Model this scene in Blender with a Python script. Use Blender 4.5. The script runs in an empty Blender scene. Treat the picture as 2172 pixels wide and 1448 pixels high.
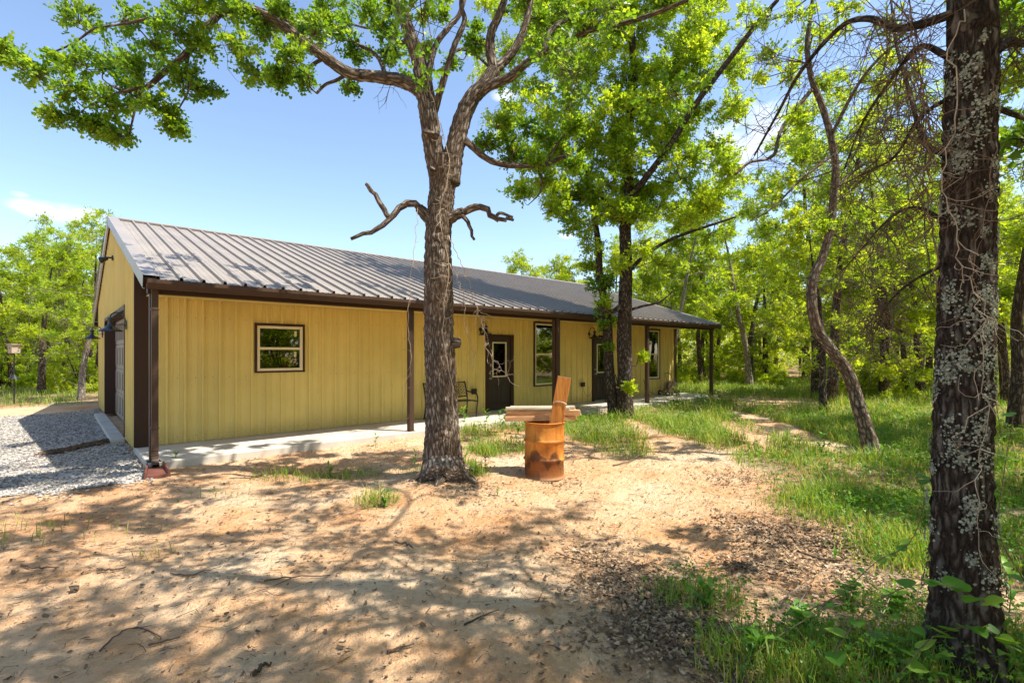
import bpy, math, random
import numpy as np
from mathutils import Vector, Matrix, noise as mnoise

# ------------------------------------------------------------------ camera, sky, sun, exposure
S = bpy.context.scene
COL = S.collection
TH = math.radians(47.85)                       # camera heading measured from the long wall
FW = np.array([math.cos(TH), math.sin(TH), 0.]); RT = np.array([math.sin(TH), -math.cos(TH), 0.])
CAM = np.array([-1.02, -10.62, 1.72]); FPX = 1068.0; CX = 1086.0; HY = 749.0
cd = bpy.data.cameras.new('camera'); cam = bpy.data.objects.new('camera', cd); COL.objects.link(cam)
cam.location = CAM; cam.rotation_euler = (math.pi/2, 0, TH - math.pi/2)
cd.sensor_width = 36; cd.lens = 36*FPX/2172; cd.shift_y = 25/2172
cd.clip_start = 0.05; cd.clip_end = 3000
S.camera = cam

def wdir(px, py):                              # direction seen at a photo pixel
    d = FW + RT*(px-CX)/FPX + np.array([0, 0, (HY-py)/FPX]); return d/np.linalg.norm(d)
SUN = Vector((0.33, -0.47, 1.0)).normalized()  # towards the sun
W = bpy.data.worlds.new('World'); S.world = W; W.use_nodes = True
wt = W.node_tree; wt.nodes.clear()
def wn(t, **k):
    n = wt.nodes.new(t)
    for a, b in k.items(): setattr(n, a, b)
    return n
wo = wn('ShaderNodeOutputWorld'); bg = wn('ShaderNodeBackground'); bg.inputs['Strength'].default_value = 0.1
sky = wn('ShaderNodeTexSky', sky_type='NISHITA'); sky.sun_disc = False
sky.sun_elevation = math.asin(SUN.z); sky.sun_rotation = math.atan2(SUN.x, SUN.y)
sky.altitude = 200; sky.air_density = 1.0; sky.dust_density = 0.8; sky.ozone_density = 1.0
tc = wn('ShaderNodeTexCoord')
cmix = wn('ShaderNodeMix', data_type='RGBA')
cmix.inputs['B'].default_value = (5.4, 5.5, 5.6, 1)
def wmath(op, a, b=None, c=None):
    n = wn('ShaderNodeMath', operation=op)
    for i, x in enumerate((a, b, c)):
        if x is None: continue
        if isinstance(x, (int, float)): n.inputs[i].default_value = x
        else: wt.links.new(x, n.inputs[i])
    return n.outputs[0]
def cloud(px, py, wx, wz, amt, seed):          # a small fair-weather cloud in one direction of the sky
    d = Vector(wdir(px, py)); r = Vector((d.y, -d.x, 0)).normalized(); u = r.cross(d)
    def dot(v, s):
        n = wn('ShaderNodeVectorMath', operation='DOT_PRODUCT'); wt.links.new(tc.outputs['Generated'], n.inputs[0])
        n.inputs[1].default_value = v; return wmath('DIVIDE', n.outputs['Value'], s)
    a = dot(r, wx); b = dot(u, wz); f = dot(d, 1.0)
    e = wmath('ADD', wmath('MULTIPLY', a, a), wmath('MULTIPLY', b, b))
    nz = wn('ShaderNodeTexNoise'); nz.inputs['Scale'].default_value = 16; nz.inputs['Detail'].default_value = 7
    mp = wn('ShaderNodeMapping'); wt.links.new(tc.outputs['Generated'], mp.inputs[0])
    mp.inputs['Scale'].default_value = (1, 1, 2.2); mp.inputs['Location'].default_value = (seed, seed*2, 0)
    wt.links.new(mp.outputs[0], nz.inputs['Vector'])
    e2 = wmath('ADD', e, wmath('MULTIPLY', wmath('SUBTRACT', nz.outputs[0], 0.5), 3.4))
    m = wn('ShaderNodeMapRange', interpolation_type='SMOOTHSTEP'); wt.links.new(e2, m.inputs[0])
    m.inputs[1].default_value = 1.15; m.inputs[2].default_value = -0.25; m.inputs[3].default_value = 0; m.inputs[4].default_value = amt
    return wmath('MULTIPLY', m.outputs[0], wmath('GREATER_THAN', f, 0.3))
cl = cloud(122, 450, .062, .016, .9, 1.3)
for a in ((1068, 203, .026, .014, .7, 4.1), (1200, 500, .02, .008, .5, 2.2), (1590, 300, .10, .06, .55, 7.7), (42, 412, .012, .006, .5, 3.3)):
    cl = wmath('MAXIMUM', cl, cloud(*a))
wt.links.new(cl, cmix.inputs['Factor']); wt.links.new(sky.outputs[0], cmix.inputs['A'])
wt.links.new(cmix.outputs['Result'], bg.inputs['Color']); wt.links.new(bg.outputs[0], wo.inputs[0])
sl = bpy.data.lights.new('sun', 'SUN'); so = bpy.data.objects.new('sun', sl); COL.objects.link(so)
sl.energy = 3.5; sl.angle = math.radians(0.53); sl.color = (1.0, 0.94, 0.84)
so.rotation_euler = SUN.to_track_quat('Z', 'Y').to_euler(); so.location = (10, -20, 40)
vs = S.view_settings; vs.view_transform = 'Standard'; vs.look = 'None'; vs.gamma = 1; vs.use_curve_mapping = False
vs.exposure = 1.5
S.cycles.max_bounces = 8; S.cycles.diffuse_bounces = 5; S.cycles.transmission_bounces = 6; S.cycles.transparent_max_bounces = 12
S.cycles.use_denoising = True

# ------------------------------------------------------------------ helpers
RNG = np.random.default_rng(7)
def gh(x, y):                                  # height of the ground
    x = np.asarray(x, float); y = np.asarray(y, float)
    h = .035*np.sin(x*.9+1)*np.cos(y*.8) + .02*np.sin(x*2.1+y*1.7) + .012*np.sin(x*4.3-y*3.9+2) + .05*np.sin(x*.21+.5)*np.sin(y*.17)
    near = np.clip((-y-1.6)/2.5, 0, 1)*np.clip((x+1.5)/1.0, 0, 1) + np.clip((x-17.8)/2, 0, 1)+np.clip((-1-x)/4, 0, 1)*.5
    mound = .10*np.exp(-((x-2.91)**2+(y+4.88)**2)/.7)
    rise = .22*np.clip((x-22)/12, 0, 1) + .10*np.exp(-((x-5.5)**2/5+(y+9.2)**2/1.5))
    return h*np.clip(near, 0, 1) + mound + rise*np.clip(near, 0, 1)
def PG(px, py, z=0.):                          # photo pixel -> point on the ground
    d = FW + RT*(px-CX)/FPX + np.array([0, 0, (HY-py)/FPX]); t = (CAM[2]-z)/-d[2]
    return CAM + d*t
def PD(px, py, dep):                           # photo pixel -> point at a given depth
    return CAM + dep*(FW + RT*(px-CX)/FPX + np.array([0, 0, (HY-py)/FPX]))

class Geo:
    def __init__(s): s.v = []; s.f = []; s.a = []; s.n = 0
    def add(s, v, f, a=None):
        v = np.asarray(v, float).reshape(-1, 3)
        if isinstance(f, np.ndarray): s.f.append(f + s.n)
        else:
            d = {}
            for q in f: d.setdefault(len(q), []).append(q)
            for q in d.values(): s.f.append(np.array(q, int) + s.n)
        s.v.append(v); s.a.append(np.zeros_like(v) if a is None else np.asarray(a, float).reshape(-1, 3)); s.n += len(v); return s
    def box(s, x0, x1, y0, y1, z0, z1, M=None):
        v = np.array([(x, y, z) for x in (x0, x1) for y in (y0, y1) for z in (z0, z1)], float)
        if M is not None: v = np.array([M @ Vector(p) for p in v])
        return s.add(v, [(0, 1, 3, 2), (4, 6, 7, 5), (0, 4, 5, 1), (2, 3, 7, 6), (0, 2, 6, 4), (1, 5, 7, 3)])
    def bbox(s, x0, x1, y0, y1, z0, z1, b=.006, M=None):   # box with chamfered edges (12 extra faces)
        v = []; 
        for sx in (0, 1):
            for sy in (0, 1):
                for sz in (0, 1):
                    X = (x0, x1)[sx]; Y = (y0, y1)[sy]; Z = (z0, z1)[sz]
                    ix = b*(1-2*sx); iy = b*(1-2*sy); iz = b*(1-2*sz)
                    v += [(X, Y+iy, Z+iz), (X+ix, Y, Z+iz), (X+ix, Y+iy, Z)]
        I = lambda sx, sy, sz, k: (sx*4+sy*2+sz)*3+k
        f = []
        for q in (0, 1):
            f += [[I(q, 0, 0, 0), I(q, 1, 0, 0), I(q, 1, 1, 0), I(q, 0, 1, 0)], [I(0, q, 0, 1), I(1, q, 0, 1), I(1, q, 1, 1), I(0, q, 1, 1)],
                  [I(0, 0, q, 2), I(1, 0, q, 2), I(1, 1, q, 2), I(0, 1, q, 2)]]
            for r in (0, 1):
                f += [[I(q, r, 0, 0), I(q, r, 1, 0), I(q, r, 1, 1), I(q, r, 0, 1)], [I(q, 0, r, 0), I(q, 1, r, 0), I(q, 1, r, 2), I(q, 0, r, 2)],
                      [I(0, q, r, 1), I(1, q, r, 1), I(1, q, r, 2), I(0, q, r, 2)]]
                for t in (0, 1): f.append([I(q, r, t, 0), I(q, r, t, 1), I(q, r, t, 2)])
        v = np.array(v, float)
        if M is not None: v = np.array([M @ Vector(p) for p in v])
        return s.add(v, f)
    def tube(s, pts, rad, n=8, cap=True, disp=None):
        P = np.asarray(pts, float); m = len(P)
        R = np.broadcast_to(np.asarray(rad, float), (m,))
        T = np.gradient(P, axis=0); T /= np.maximum(np.linalg.norm(T, axis=1, keepdims=True), 1e-9)
        up = np.array([1., 0, 0]) if abs(T[0][0]) < .9 else np.array([0, 1., 0])
        nrm = np.cross(T[0], up); nrm /= np.linalg.norm(nrm)
        N = np.zeros((m, 3))
        for i in range(m):
            nrm = nrm - T[i]*np.dot(nrm, T[i]); nrm = nrm/max(np.linalg.norm(nrm), 1e-9); N[i] = nrm
        B = np.cross(T, N); an = np.arange(n)*2*math.pi/n
        ln = np.r_[0, np.cumsum(np.linalg.norm(np.diff(P, axis=0), axis=1))]
        dirs = N[:, None]*np.cos(an)[None, :, None] + B[:, None]*np.sin(an)[None, :, None]
        rm = float(np.median(R)); co = np.stack([np.repeat((rm*np.cos(an))[None], m, 0), np.repeat((rm*np.sin(an))[None], m, 0), np.repeat(ln[:, None], n, 1)], 2)
        rr = R[:, None] + (disp(co, R, ln) if disp else 0)
        V = P[:, None] + dirs*rr[..., None]
        i = np.arange(m-1)[:, None]*n; j = np.arange(n)[None]; k = (j+1) % n
        F = np.stack([i+j, i+k, i+n+k, i+n+j], 2).reshape(-1, 4)
        s.add(V, F, co)
        if cap:
            s.f.append(np.array([list(range(s.n-m*n, s.n-m*n+n))[::-1], list(range(s.n-n, s.n))]))
        return s
    def lathe(s, prof, n=24, c=(0, 0, 0), M=None):
        P = np.array(prof, float); an = np.arange(n)*2*math.pi/n
        V = np.stack([P[:, 0][:, None]*np.cos(an), P[:, 0][:, None]*np.sin(an), np.repeat(P[:, 1][:, None], n, 1)], 2).reshape(-1, 3)
        if M is not None: V = np.array([M @ Vector(p) for p in V])
        V = V + np.array(c); m = len(P)
        i = np.arange(m-1)[:, None]*n; j = np.arange(n)[None]; k = (j+1) % n
        return s.add(V, np.stack([i+j, i+k, i+n+k, i+n+j], 2).reshape(-1, 4))
    def mesh(s, name, smooth=False):
        me = bpy.data.meshes.new(name); V = np.concatenate(s.v); A = np.concatenate(s.a)
        me.vertices.add(len(V)); me.vertices.foreach_set('co', V.ravel().astype(np.float32))
        tot = np.concatenate([np.full(len(f), f.shape[1]) for f in s.f]); lp = np.concatenate([f.ravel() for f in s.f])
        me.loops.add(len(lp)); me.loops.foreach_set('vertex_index', lp.astype(np.int32))
        me.polygons.add(len(tot)); me.polygons.foreach_set('loop_start', np.r_[0, np.cumsum(tot)[:-1]].astype(np.int32))
        at = me.attributes.new('co', 'FLOAT_VECTOR', 'POINT'); at.data.foreach_set('vector', A.ravel().astype(np.float32))
        me.update(calc_edges=True); me.validate()
        me.polygons.foreach_set('use_smooth', np.full(len(me.polygons), bool(smooth)))
        return me
    def obj(s, name, mat, parent=None, smooth=False):
        me = s.mesh(name, smooth); me.materials.append(mat); return mobj(name, me, parent)
def mobj(name, me, parent=None):
    o = bpy.data.objects.new(name, me); COL.objects.link(o)
    if parent is not None: o.parent = parent
    return o
def empty(name, label, cat, loc=(0, 0, 0), rz=0, group=None):
    o = bpy.data.objects.new(name, None); COL.objects.link(o); o.location = loc; o.rotation_euler = (0, 0, rz); o.empty_display_size = .2
    return tag(o, label, cat, group)
def tag(o, label, cat, group=None, kind=None):
    o['label'] = label; o['category'] = cat
    if group: o['group'] = group
    if kind: o['kind'] = kind
    return o
def kind(o, k): o['kind'] = k; return o
def copy_tree(o, parent=None):
    c = o.copy(); COL.objects.link(c); c.parent = parent
    for ch in [x for x in o.children]: copy_tree(ch, c)
    return c

# ------------------------------------------------------------------ materials
class NT:
    def __init__(s, name):
        s.m = bpy.data.materials.new(name); s.m.use_nodes = True; s.t = s.m.node_tree; s.t.nodes.clear()
        s.out = s.n('ShaderNodeOutputMaterial')
    def n(s, t, **k):
        q = s.t.nodes.new(t)
        for a, b in k.items(): setattr(q, a, b)
        return q
    def l(s, a, b): s.t.links.new(a, b)
    def coords(s, kind='Object', scale=(1, 1, 1), attr=None):
        if attr: c = s.n('ShaderNodeAttribute', attribute_name=attr).outputs['Vector']
        else: c = s.n('ShaderNodeTexCoord').outputs[kind]
        m = s.n('ShaderNodeMapping'); m.inputs['Scale'].default_value = scale; s.l(c, m.inputs[0]); return m.outputs[0]
    def noise(s, vec, scale, detail=4, rough=.55, dist=0):
        q = s.n('ShaderNodeTexNoise'); s.l(vec, q.inputs['Vector']); q.inputs['Scale'].default_value = scale
        q.inputs['Detail'].default_value = detail; q.inputs['Roughness'].default_value = rough; q.inputs['Distortion'].default_value = dist
        return q.outputs[0]
    def vor(s, vec, scale, feature='F1', out='Distance', rnd=1):
        q = s.n('ShaderNodeTexVoronoi', feature=feature); s.l(vec, q.inputs['Vector']); q.inputs['Scale'].default_value = scale
        q.inputs['Randomness'].default_value = rnd; return q.outputs[out]
    def ramp(s, fac, stops):
        q = s.n('ShaderNodeValToRGB'); s.l(fac, q.inputs[0]); e = q.color_ramp.elements
        while len(e) < len(stops): e.new(.5)
        for i, (p, c) in enumerate(stops): e[i].position = p; e[i].color = (*c, 1)
        return q.outputs[0]
    def mr(s, v, a, b, c=0., d=1.):
        q = s.n('ShaderNodeMapRange'); s.l(v, q.inputs[0])
        for i, x in enumerate((a, b, c, d)): q.inputs[i+1].default_value = x
        return q.outputs[0]
    def math(s, op, a, b=0.):
        q = s.n('ShaderNodeMath', operation=op)
        for i, x in enumerate((a, b)):
            if isinstance(x, (int, float)): q.inputs[i].default_value = x
            else: s.l(x, q.inputs[i])
        return q.outputs[0]
    def mix(s, f, a, b, mode='MIX'):
        q = s.n('ShaderNodeMix', data_type='RGBA', blend_type=mode)
        for x, k in ((f, 'Factor'), (a, 'A'), (b, 'B')):
            if isinstance(x, (int, float)): q.inputs[k].default_value = x
            elif isinstance(x, tuple): q.inputs[k].default_value = (*x, 1)
            else: s.l(x, q.inputs[k])
        return q.outputs['Result']
    def bsdf(s, col, rough=.6, bump=None, bs=.3, bd=.01, metal=0., spec=.5, **k):
        b = s.n('ShaderNodeBsdfPrincipled')
        for x, i in ((col, 'Base Color'), (rough, 'Roughness'), (metal, 'Metallic')):
            if isinstance(x, (int, float)): b.inputs[i].default_value = x
            elif isinstance(x, tuple): b.inputs[i].default_value = (*x, 1)
            else: s.l(x, b.inputs[i])
        b.inputs['Specular IOR Level'].default_value = spec
        for i, v in k.items(): b.inputs[i].default_value = v
        if bump is not None:
            u = s.n('ShaderNodeBump'); u.inputs['Strength'].default_value = bs; u.inputs['Distance'].default_value = bd
            s.l(bump, u.inputs['Height']); s.l(u.outputs[0], b.inputs['Normal'])
        s.l(b.outputs[0], s.out.inputs[0]); return b
def simple(name, c, rough=.5, var=.25, scale=6, bump=.1, metal=0., spec=.5, stretch=(1, 1, 1), bd=.004):
    t = NT(name); v = t.coords('Object', stretch); n = t.noise(v, scale, 6, .6)
    lo = tuple(x*(1-var) for x in c); hi = tuple(min(1, x*(1+var)) for x in c)
    f = t.noise(v, scale*9, 4)
    t.bsdf(t.ramp(n, [(.3, lo), (.7, hi)]), t.mr(f, .3, .7, rough*.85, min(1, rough*1.15)), f, bump, bd, metal, spec); return t.m

M = {}
def mk_sheet(name, c, rough, spec, dirt, splash=False):
    t = NT(name); v = t.coords('Object'); n = t.noise(v, 1.3, 5); st = t.noise(t.coords('Object', (6, 6, .4)), 2, 5)
    c1 = t.mix(t.mr(n, .35, .65), tuple(x*.93 for x in c), tuple(x*1.05 for x in c))
    c2 = t.mix(t.math('MULTIPLY', t.mr(st, .5, .75), dirt), c1, (c[0]*.62, c[1]*.58, c[2]*.5))
    if splash:                                 # mud thrown up from the ground by rain
        sx = t.n('ShaderNodeSeparateXYZ'); t.l(v, sx.inputs[0]); sp = t.noise(v, 30, 5, .75)
        hgt = t.math('ADD', sx.outputs[2], t.math('MULTIPLY', t.noise(t.coords('Object', (3, 3, .5)), 2, 4), -.35))
        c2 = t.mix(t.math('MULTIPLY', t.mr(hgt, .25, -.05), t.mr(sp, .4, .65, .1, .6)), c2, (.36, .22, .11))
    t.bsdf(c2, t.mr(n, .3, .7, rough*.85, rough*1.2), t.noise(v, 3, 3), .12, .01, 0, spec); return t.m
M['wall'] = mk_sheet('tan painted steel sheet', (.67, .52, .165), .5, .35, .05, True)
M['roof'] = mk_sheet('brown painted roof sheet', (.28, .245, .21), .45, .35, .15)
M['trimgrey'] = mk_sheet('weathered roof trim', (.29, .25, .215), .36, .6, .2)
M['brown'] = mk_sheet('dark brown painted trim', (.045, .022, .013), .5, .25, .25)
M['brownlit'] = mk_sheet('brown paint lit copy', (.062, .036, .024), .5, .25, .25)  # lighter copy of the trim brown, for the parts in sun
M['door'] = simple('dark bronze door paint', (.036, .022, .013), .5, .12, 4, .05)
M['cream'] = simple('tan vinyl frame', (.72, .62, .40), .45, .06, 5, .03)
M['garage'] = mk_sheet('taupe garage door', (.26, .215, .17), .5, .4, .2)
M['black'] = simple('black powder coat', (.012, .012, .014), .35, .3, 8, .05)
M['bluelamp'] = simple('dark navy enamel', (.012, .015, .022), .25, .2, 8, .02)
M['white'] = simple('white enamel', (.75, .74, .7), .4, .05, 6, .02)
M['grey'] = simple('galvanised metal', (.4, .4, .4), .4, .2, 20, .05, .7)
M['hose'] = simple('tan moulded plastic', (.36, .25, .14), .5, .15, 8, .06)
M['hosegreen'] = simple('dull brown hose', (.16, .11, .06), .5, .2, 20, .05)
M['liner'] = simple('grey board lining', (.25, .24, .22), .8, .1, 4, .1)
M['paper'] = simple('yellowed paper label', (.6, .55, .25), .8, .05, 8, .02)
def mk_glass():
    t = NT('window glass'); lw = t.n('ShaderNodeFresnel'); lw.inputs['IOR'].default_value = 1.52
    g = t.n('ShaderNodeBsdfGlossy'); g.inputs['Roughness'].default_value = .012; g.inputs['Color'].default_value = (.95, .97, .95, 1)
    bn = t.n('ShaderNodeBump'); bn.inputs['Strength'].default_value = .02; bn.inputs['Distance'].default_value = .002
    t.l(t.noise(t.coords('Object'), 2.2, 2), bn.inputs['Height']); t.l(bn.outputs[0], g.inputs['Normal'])
    tr = t.n('ShaderNodeBsdfTransparent'); tr.inputs['Color'].default_value = (.35, .37, .33, 1)
    mx = t.n('ShaderNodeMixShader'); t.l(t.math('ADD', t.math('MULTIPLY', lw.outputs[0], 1.7), .05), mx.inputs[0])
    t.l(tr.outputs[0], mx.inputs[1]); t.l(g.outputs[0], mx.inputs[2]); t.l(mx.outputs[0], t.out.inputs[0]); return t.m
M['glass'] = mk_glass()
def mk_concrete():
    t = NT('broom finished concrete'); v = t.coords('Object')
    c = t.ramp(t.noise(v, 1.8, 7, .65), [(.3, (.40, .36, .30)), (.7, (.56, .51, .43))])
    s = t.mr(t.noise(v, 5, 6, .7), .55, .75); c = t.mix(t.math('MULTIPLY', s, .5), c, (.40, .27, .16))
    t.bsdf(c, .85, t.noise(v, 60, 4), .4, .004); return t.m
M['concrete'] = mk_concrete()
def mk_ground():
    t = NT('sandy soil'); v = t.coords('Object')
    a = t.noise(v, .55, 6, .6, .4); b = t.noise(v, 2.7, 7, .65, .3); f = t.noise(v, 22, 6, .7)
    c = t.ramp(a, [(.30, (.66, .33, .155)), (.48, (.78, .48, .265)), (.66, (.84, .63, .42))])
    c = t.mix(t.math('MULTIPLY', t.mr(b, .52, .70), .6), c, (.60, .275, .085))
    c = t.mix(t.math('MULTIPLY', t.mr(b, .46, .30), .55), c, (.80, .63, .40))
    c = t.mix(t.math('MULTIPLY', t.mr(f, .52, .72), .45), c, (.36, .205, .10))
    sp = t.vor(v, 55); c = t.mix(t.math('MULTIPLY', t.mr(sp, .16, .08), .55), c, (.16, .10, .06))
    q = t.n('ShaderNodeAttribute', attribute_name='co').outputs['Vector']; sx = t.n('ShaderNodeSeparateXYZ'); t.l(q, sx.inputs[0])
    g = t.math('MULTIPLY', sx.outputs[0], t.mr(t.noise(v, 3.5, 5, .7), .25, .6)); 
    c = t.mix(g, c, t.ramp(f, [(.35, (.05, .045, .018)), (.7, (.15, .135, .05))]))
    h = t.math('ADD', t.math('MULTIPLY', b, .9), t.math('ADD', t.math('MULTIPLY', f, .35), t.math('MULTIPLY', t.noise(v, 110, 3), .12)))
    h = t.math('ADD', h, t.math('ADD', t.math('MULTIPLY', t.mr(t.vor(v, 9), 0, .35), .25), t.math('MULTIPLY', t.noise(v, 45, 4, .7), .35)))
    t.bsdf(c, .95, h, 1., .12, 0, .15); return t.m
M['ground'] = mk_ground()
def mk_gravelbed():
    t = NT('crushed limestone bed'); v = t.coords('Object')
    c = t.ramp(t.vor(v, 34, out='Color'), [(.1, (.22, .205, .185)), (.9, (.52, .49, .45))])
    c = t.mix(t.mr(t.noise(v, .9, 5), .55, .75, 0, .4), c, (.34, .27, .19))
    t.bsdf(c, .9, t.vor(v, 34), -.8, .02, 0, .2); return t.m
M['gravelbed'] = mk_gravelbed()
def mk_attr(name, stops, rough=.9, bump=0.):
    t = NT(name); q = t.n('ShaderNodeAttribute', attribute_name='co').outputs['Vector']; sx = t.n('ShaderNodeSeparateXYZ'); t.l(q, sx.inputs[0])
    c = t.ramp(sx.outputs[0], stops); v = t.coords('Object'); n = t.noise(v, 40, 3)
    c = t.mix(t.mr(n, .3, .7, 0, .35), c, (.12, .09, .06)) if bump else c
    t.bsdf(c, rough, n if bump else None, bump, .004, 0, .2); return t.m
M['stone'] = mk_attr('limestone chips', [(0, (.17, .155, .135)), (.5, (.34, .315, .28)), (1, (.56, .52, .46))], .9, .3)
M['litter'] = mk_attr('dry brown leaves', [(0, (.07, .042, .025)), (.4, (.20, .125, .072)), (.75, (.38, .26, .16)), (1, (.56, .42, .28))], .8, .2)
M['clod'] = mk_attr('soil crumbs', [(0, (.20, .11, .06)), (.6, (.5, .29, .15)), (1, (.7, .52, .34))], .95, .3)
M['twig'] = mk_attr('dead twigs', [(0, (.05, .035, .025)), (.6, (.12, .085, .06)), (1, (.3, .25, .2))], .9, .3)
def mk_leaf(name, stops, trans, tf=.45, rough=.45):
    t = NT(name); q = t.n('ShaderNodeAttribute', attribute_name='co').outputs['Vector']; sx = t.n('ShaderNodeSeparateXYZ'); t.l(q, sx.inputs[0])
    c = t.ramp(sx.outputs[0], stops); b = t.n('ShaderNodeBsdfPrincipled'); t.l(c, b.inputs['Base Color'])
    b.inputs['Roughness'].default_value = rough; b.inputs['Specular IOR Level'].default_value = .35
    tr = t.n('ShaderNodeBsdfTranslucent'); t.l(t.mix(1., c, trans, 'MULTIPLY'), tr.inputs[0])
    mx = t.n('ShaderNodeMixShader'); mx.inputs[0].default_value = tf
    t.l(b.outputs[0], mx.inputs[1]); t.l(tr.outputs[0], mx.inputs[2]); t.l(mx.outputs[0], t.out.inputs[0]); return t.m
M['oak'] = mk_leaf('oak leaves', [(0, (.05, .13, .012)), (.5, (.13, .25, .02)), (1, (.30, .40, .03))], (2.1, 1.8, .8), .5)
M['oak2'] = mk_leaf('pale oak leaves', [(0, (.11, .21, .012)), (.5, (.25, .385, .022)), (1, (.45, .53, .04))], (2.1, 1.75, .8), .52)
M['wood'] = mk_leaf('woodland leaves', [(0, (.13, .22, .010)), (.5, (.28, .40, .02)), (1, (.46, .51, .035))], (2.1, 1.75, .8), .52)
M['grass'] = mk_leaf('green grass', [(0, (.10, .20, .02)), (.5, (.20, .32, .04)), (.85, (.33, .38, .07)), (1, (.5, .44, .17))], (1.7, 1.5, .8), .45)
M['weed'] = mk_leaf('broad weed leaves', [(0, (.05, .16, .015)), (.5, (.11, .26, .025)), (1, (.22, .36, .04))], (1.6, 1.5, .8), .38)
def mk_bark(name, dark, mid, hi, sc, lichen=0., bd=.02):
    t = NT(name); v = t.coords(scale=(1, 1, .22), attr='co')
    nz = t.n('ShaderNodeTexNoise'); t.l(v, nz.inputs['Vector']); nz.inputs['Scale'].default_value = sc*.9; nz.inputs['Detail'].default_value = 5
    w = t.n('ShaderNodeVectorMath', operation='MULTIPLY_ADD'); t.l(nz.outputs['Color'], w.inputs[0]); w.inputs[1].default_value = (1.5/sc,)*3; t.l(v, w.inputs[2])
    e = t.vor(w.outputs[0], sc, 'DISTANCE_TO_EDGE'); ed = t.mr(e, .0, .34)
    n = t.noise(t.coords(scale=(1, 1, .5), attr='co'), sc*4, 6, .75); fi = t.noise(v, sc*1.7, 6, .7)
    h = t.math('ADD', t.math('MULTIPLY', ed, .55), t.math('ADD', t.math('MULTIPLY', n, .55), t.math('MULTIPLY', fi, .6)))
    c = t.ramp(t.mr(h, .35, 1.3), [(.12, dark), (.5, mid), (.95, hi)])
    big = t.noise(t.coords(attr='co'), 1.3, 4); c = t.mix(t.mr(big, .4, .7, 0, .45), c, (mid[0]*1.1, mid[1]*.75, mid[2]*.5))
    if lichen:
        ln = t.noise(t.coords(attr='co'), 9, 6, .75); c = t.mix(t.mr(ln, .60, .64, 0, lichen), c, (.30, .31, .25))
    t.bsdf(c, .92, h, 1., bd, 0, .15); return t.m
M['barkoak'] = mk_bark('fissured oak bark', (.014, .010, .008), (.18, .14, .107), (.50, .43, .36), 28, 0, .04)
M['barkdark'] = mk_bark('dark oak bark', (.008, .006, .005), (.08, .06, .046), (.29, .245, .205), 30, .3, .04)
M['barkwood'] = mk_bark('woodland bark', (.015, .011, .009), (.075, .055, .04), (.22, .18, .14), 24, .3, .02)
M['barktwig'] = mk_bark('grey brown twig bark', (.06, .045, .035), (.19, .145, .105), (.36, .30, .24), 26, 0, .01)
M['barkpale'] = mk_bark('pale grey bark', (.08, .07, .06), (.24, .21, .17), (.46, .42, .36), 24, .4, .015)
M['lichen'] = mk_attr('grey green lichen', [(0, (.13, .14, .10)), (.5, (.26, .28, .21)), (1, (.42, .44, .36))], .95, .3)
M['vine'] = simple('dry vine stem', (.36, .28, .20), .85, .35, 8, .3)
M['vinebrown'] = simple('brown vine stem', (.17, .105, .06), .85, .35, 8, .3)
def mk_rust():
    t = NT('rusty steel'); v = t.coords('Object'); sx = t.n('ShaderNodeSeparateXYZ'); t.l(v, sx.inputs[0])
    n = t.noise(v, 3.2, 6, .6, .5); f = t.noise(v, 26, 5, .7)
    c = t.ramp(n, [(.28, (.28, .085, .016)), (.5, (.50, .18, .025)), (.72, (.66, .32, .06))])
    st = t.noise(t.coords('Object', (7, 7, .6)), 2.2, 5)
    c = t.mix(t.mr(st, .52, .72, 0, .55), c, (.17, .05, .013))
    wv = t.noise(t.coords('Object', (1, 1, .25)), 3.4, 3); fz = t.noise(v, 14, 6, .75)
    zz = t.math('ADD', sx.outputs[2], t.math('ADD', t.math('MULTIPLY', t.math('SUBTRACT', wv, .5), .75), t.math('MULTIPLY', t.math('SUBTRACT', fz, .5), .12)))
    c = t.mix(t.math('MULTIPLY', t.mr(zz, .34, .30), t.mr(fz, .3, .6, .55, 1.)), c, (.085, .03, .013))
    c = t.mix(t.math('MULTIPLY', t.mr(zz, .22, .16), t.mr(fz, .35, .65, .3, .9)), c, (.30, .10, .024))
    c = t.mix(t.math('MULTIPLY', t.mr(sx.outputs[2], .06, .0), .7), c, (.55, .36, .2))
    c = t.mix(t.mr(f, .6, .75, 0, .5), c, (.09, .03, .012))
    t.bsdf(c, t.mr(n, .3, .7, .4, .8), t.math('ADD', f, fz), .6, .006, .25, .4); return t.m
M['rust'] = mk_rust()
def mk_wood(name, lo, hi, ax):
    t = NT(name); s = [14, 14, 14]; s[ax] = 1.0
    v = t.coords('Object', tuple(s)); n = t.noise(v, 2.2, 6, .6, .8); f = t.noise(v, 9, 5, .7)
    c = t.mix(t.mr(f, .45, .75, 0, .6), t.ramp(n, [(.3, lo), (.68, hi)]), tuple(x*.35 for x in lo))
    t.bsdf(c, .8, f, .35, .005, 0, .25); return t.m
M['timber'] = mk_wood('weathered timber', (.42, .20, .085), (.74, .46, .24), 0)
M['timber2'] = mk_wood('silvered timber', (.30, .23, .16), (.55, .46, .34), 0)
M['plank'] = mk_wood('orange stained plank', (.40, .13, .022), (.62, .27, .06), 2)
M['splash'] = simple('brown plastic', (.15, .055, .04), .45, .2, 6, .1)
M['mulch'] = mk_attr('bark mulch', [(0, (.03, .017, .01)), (.6, (.11, .06, .03)), (1, (.2, .12, .07))], .95, .3)

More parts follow.
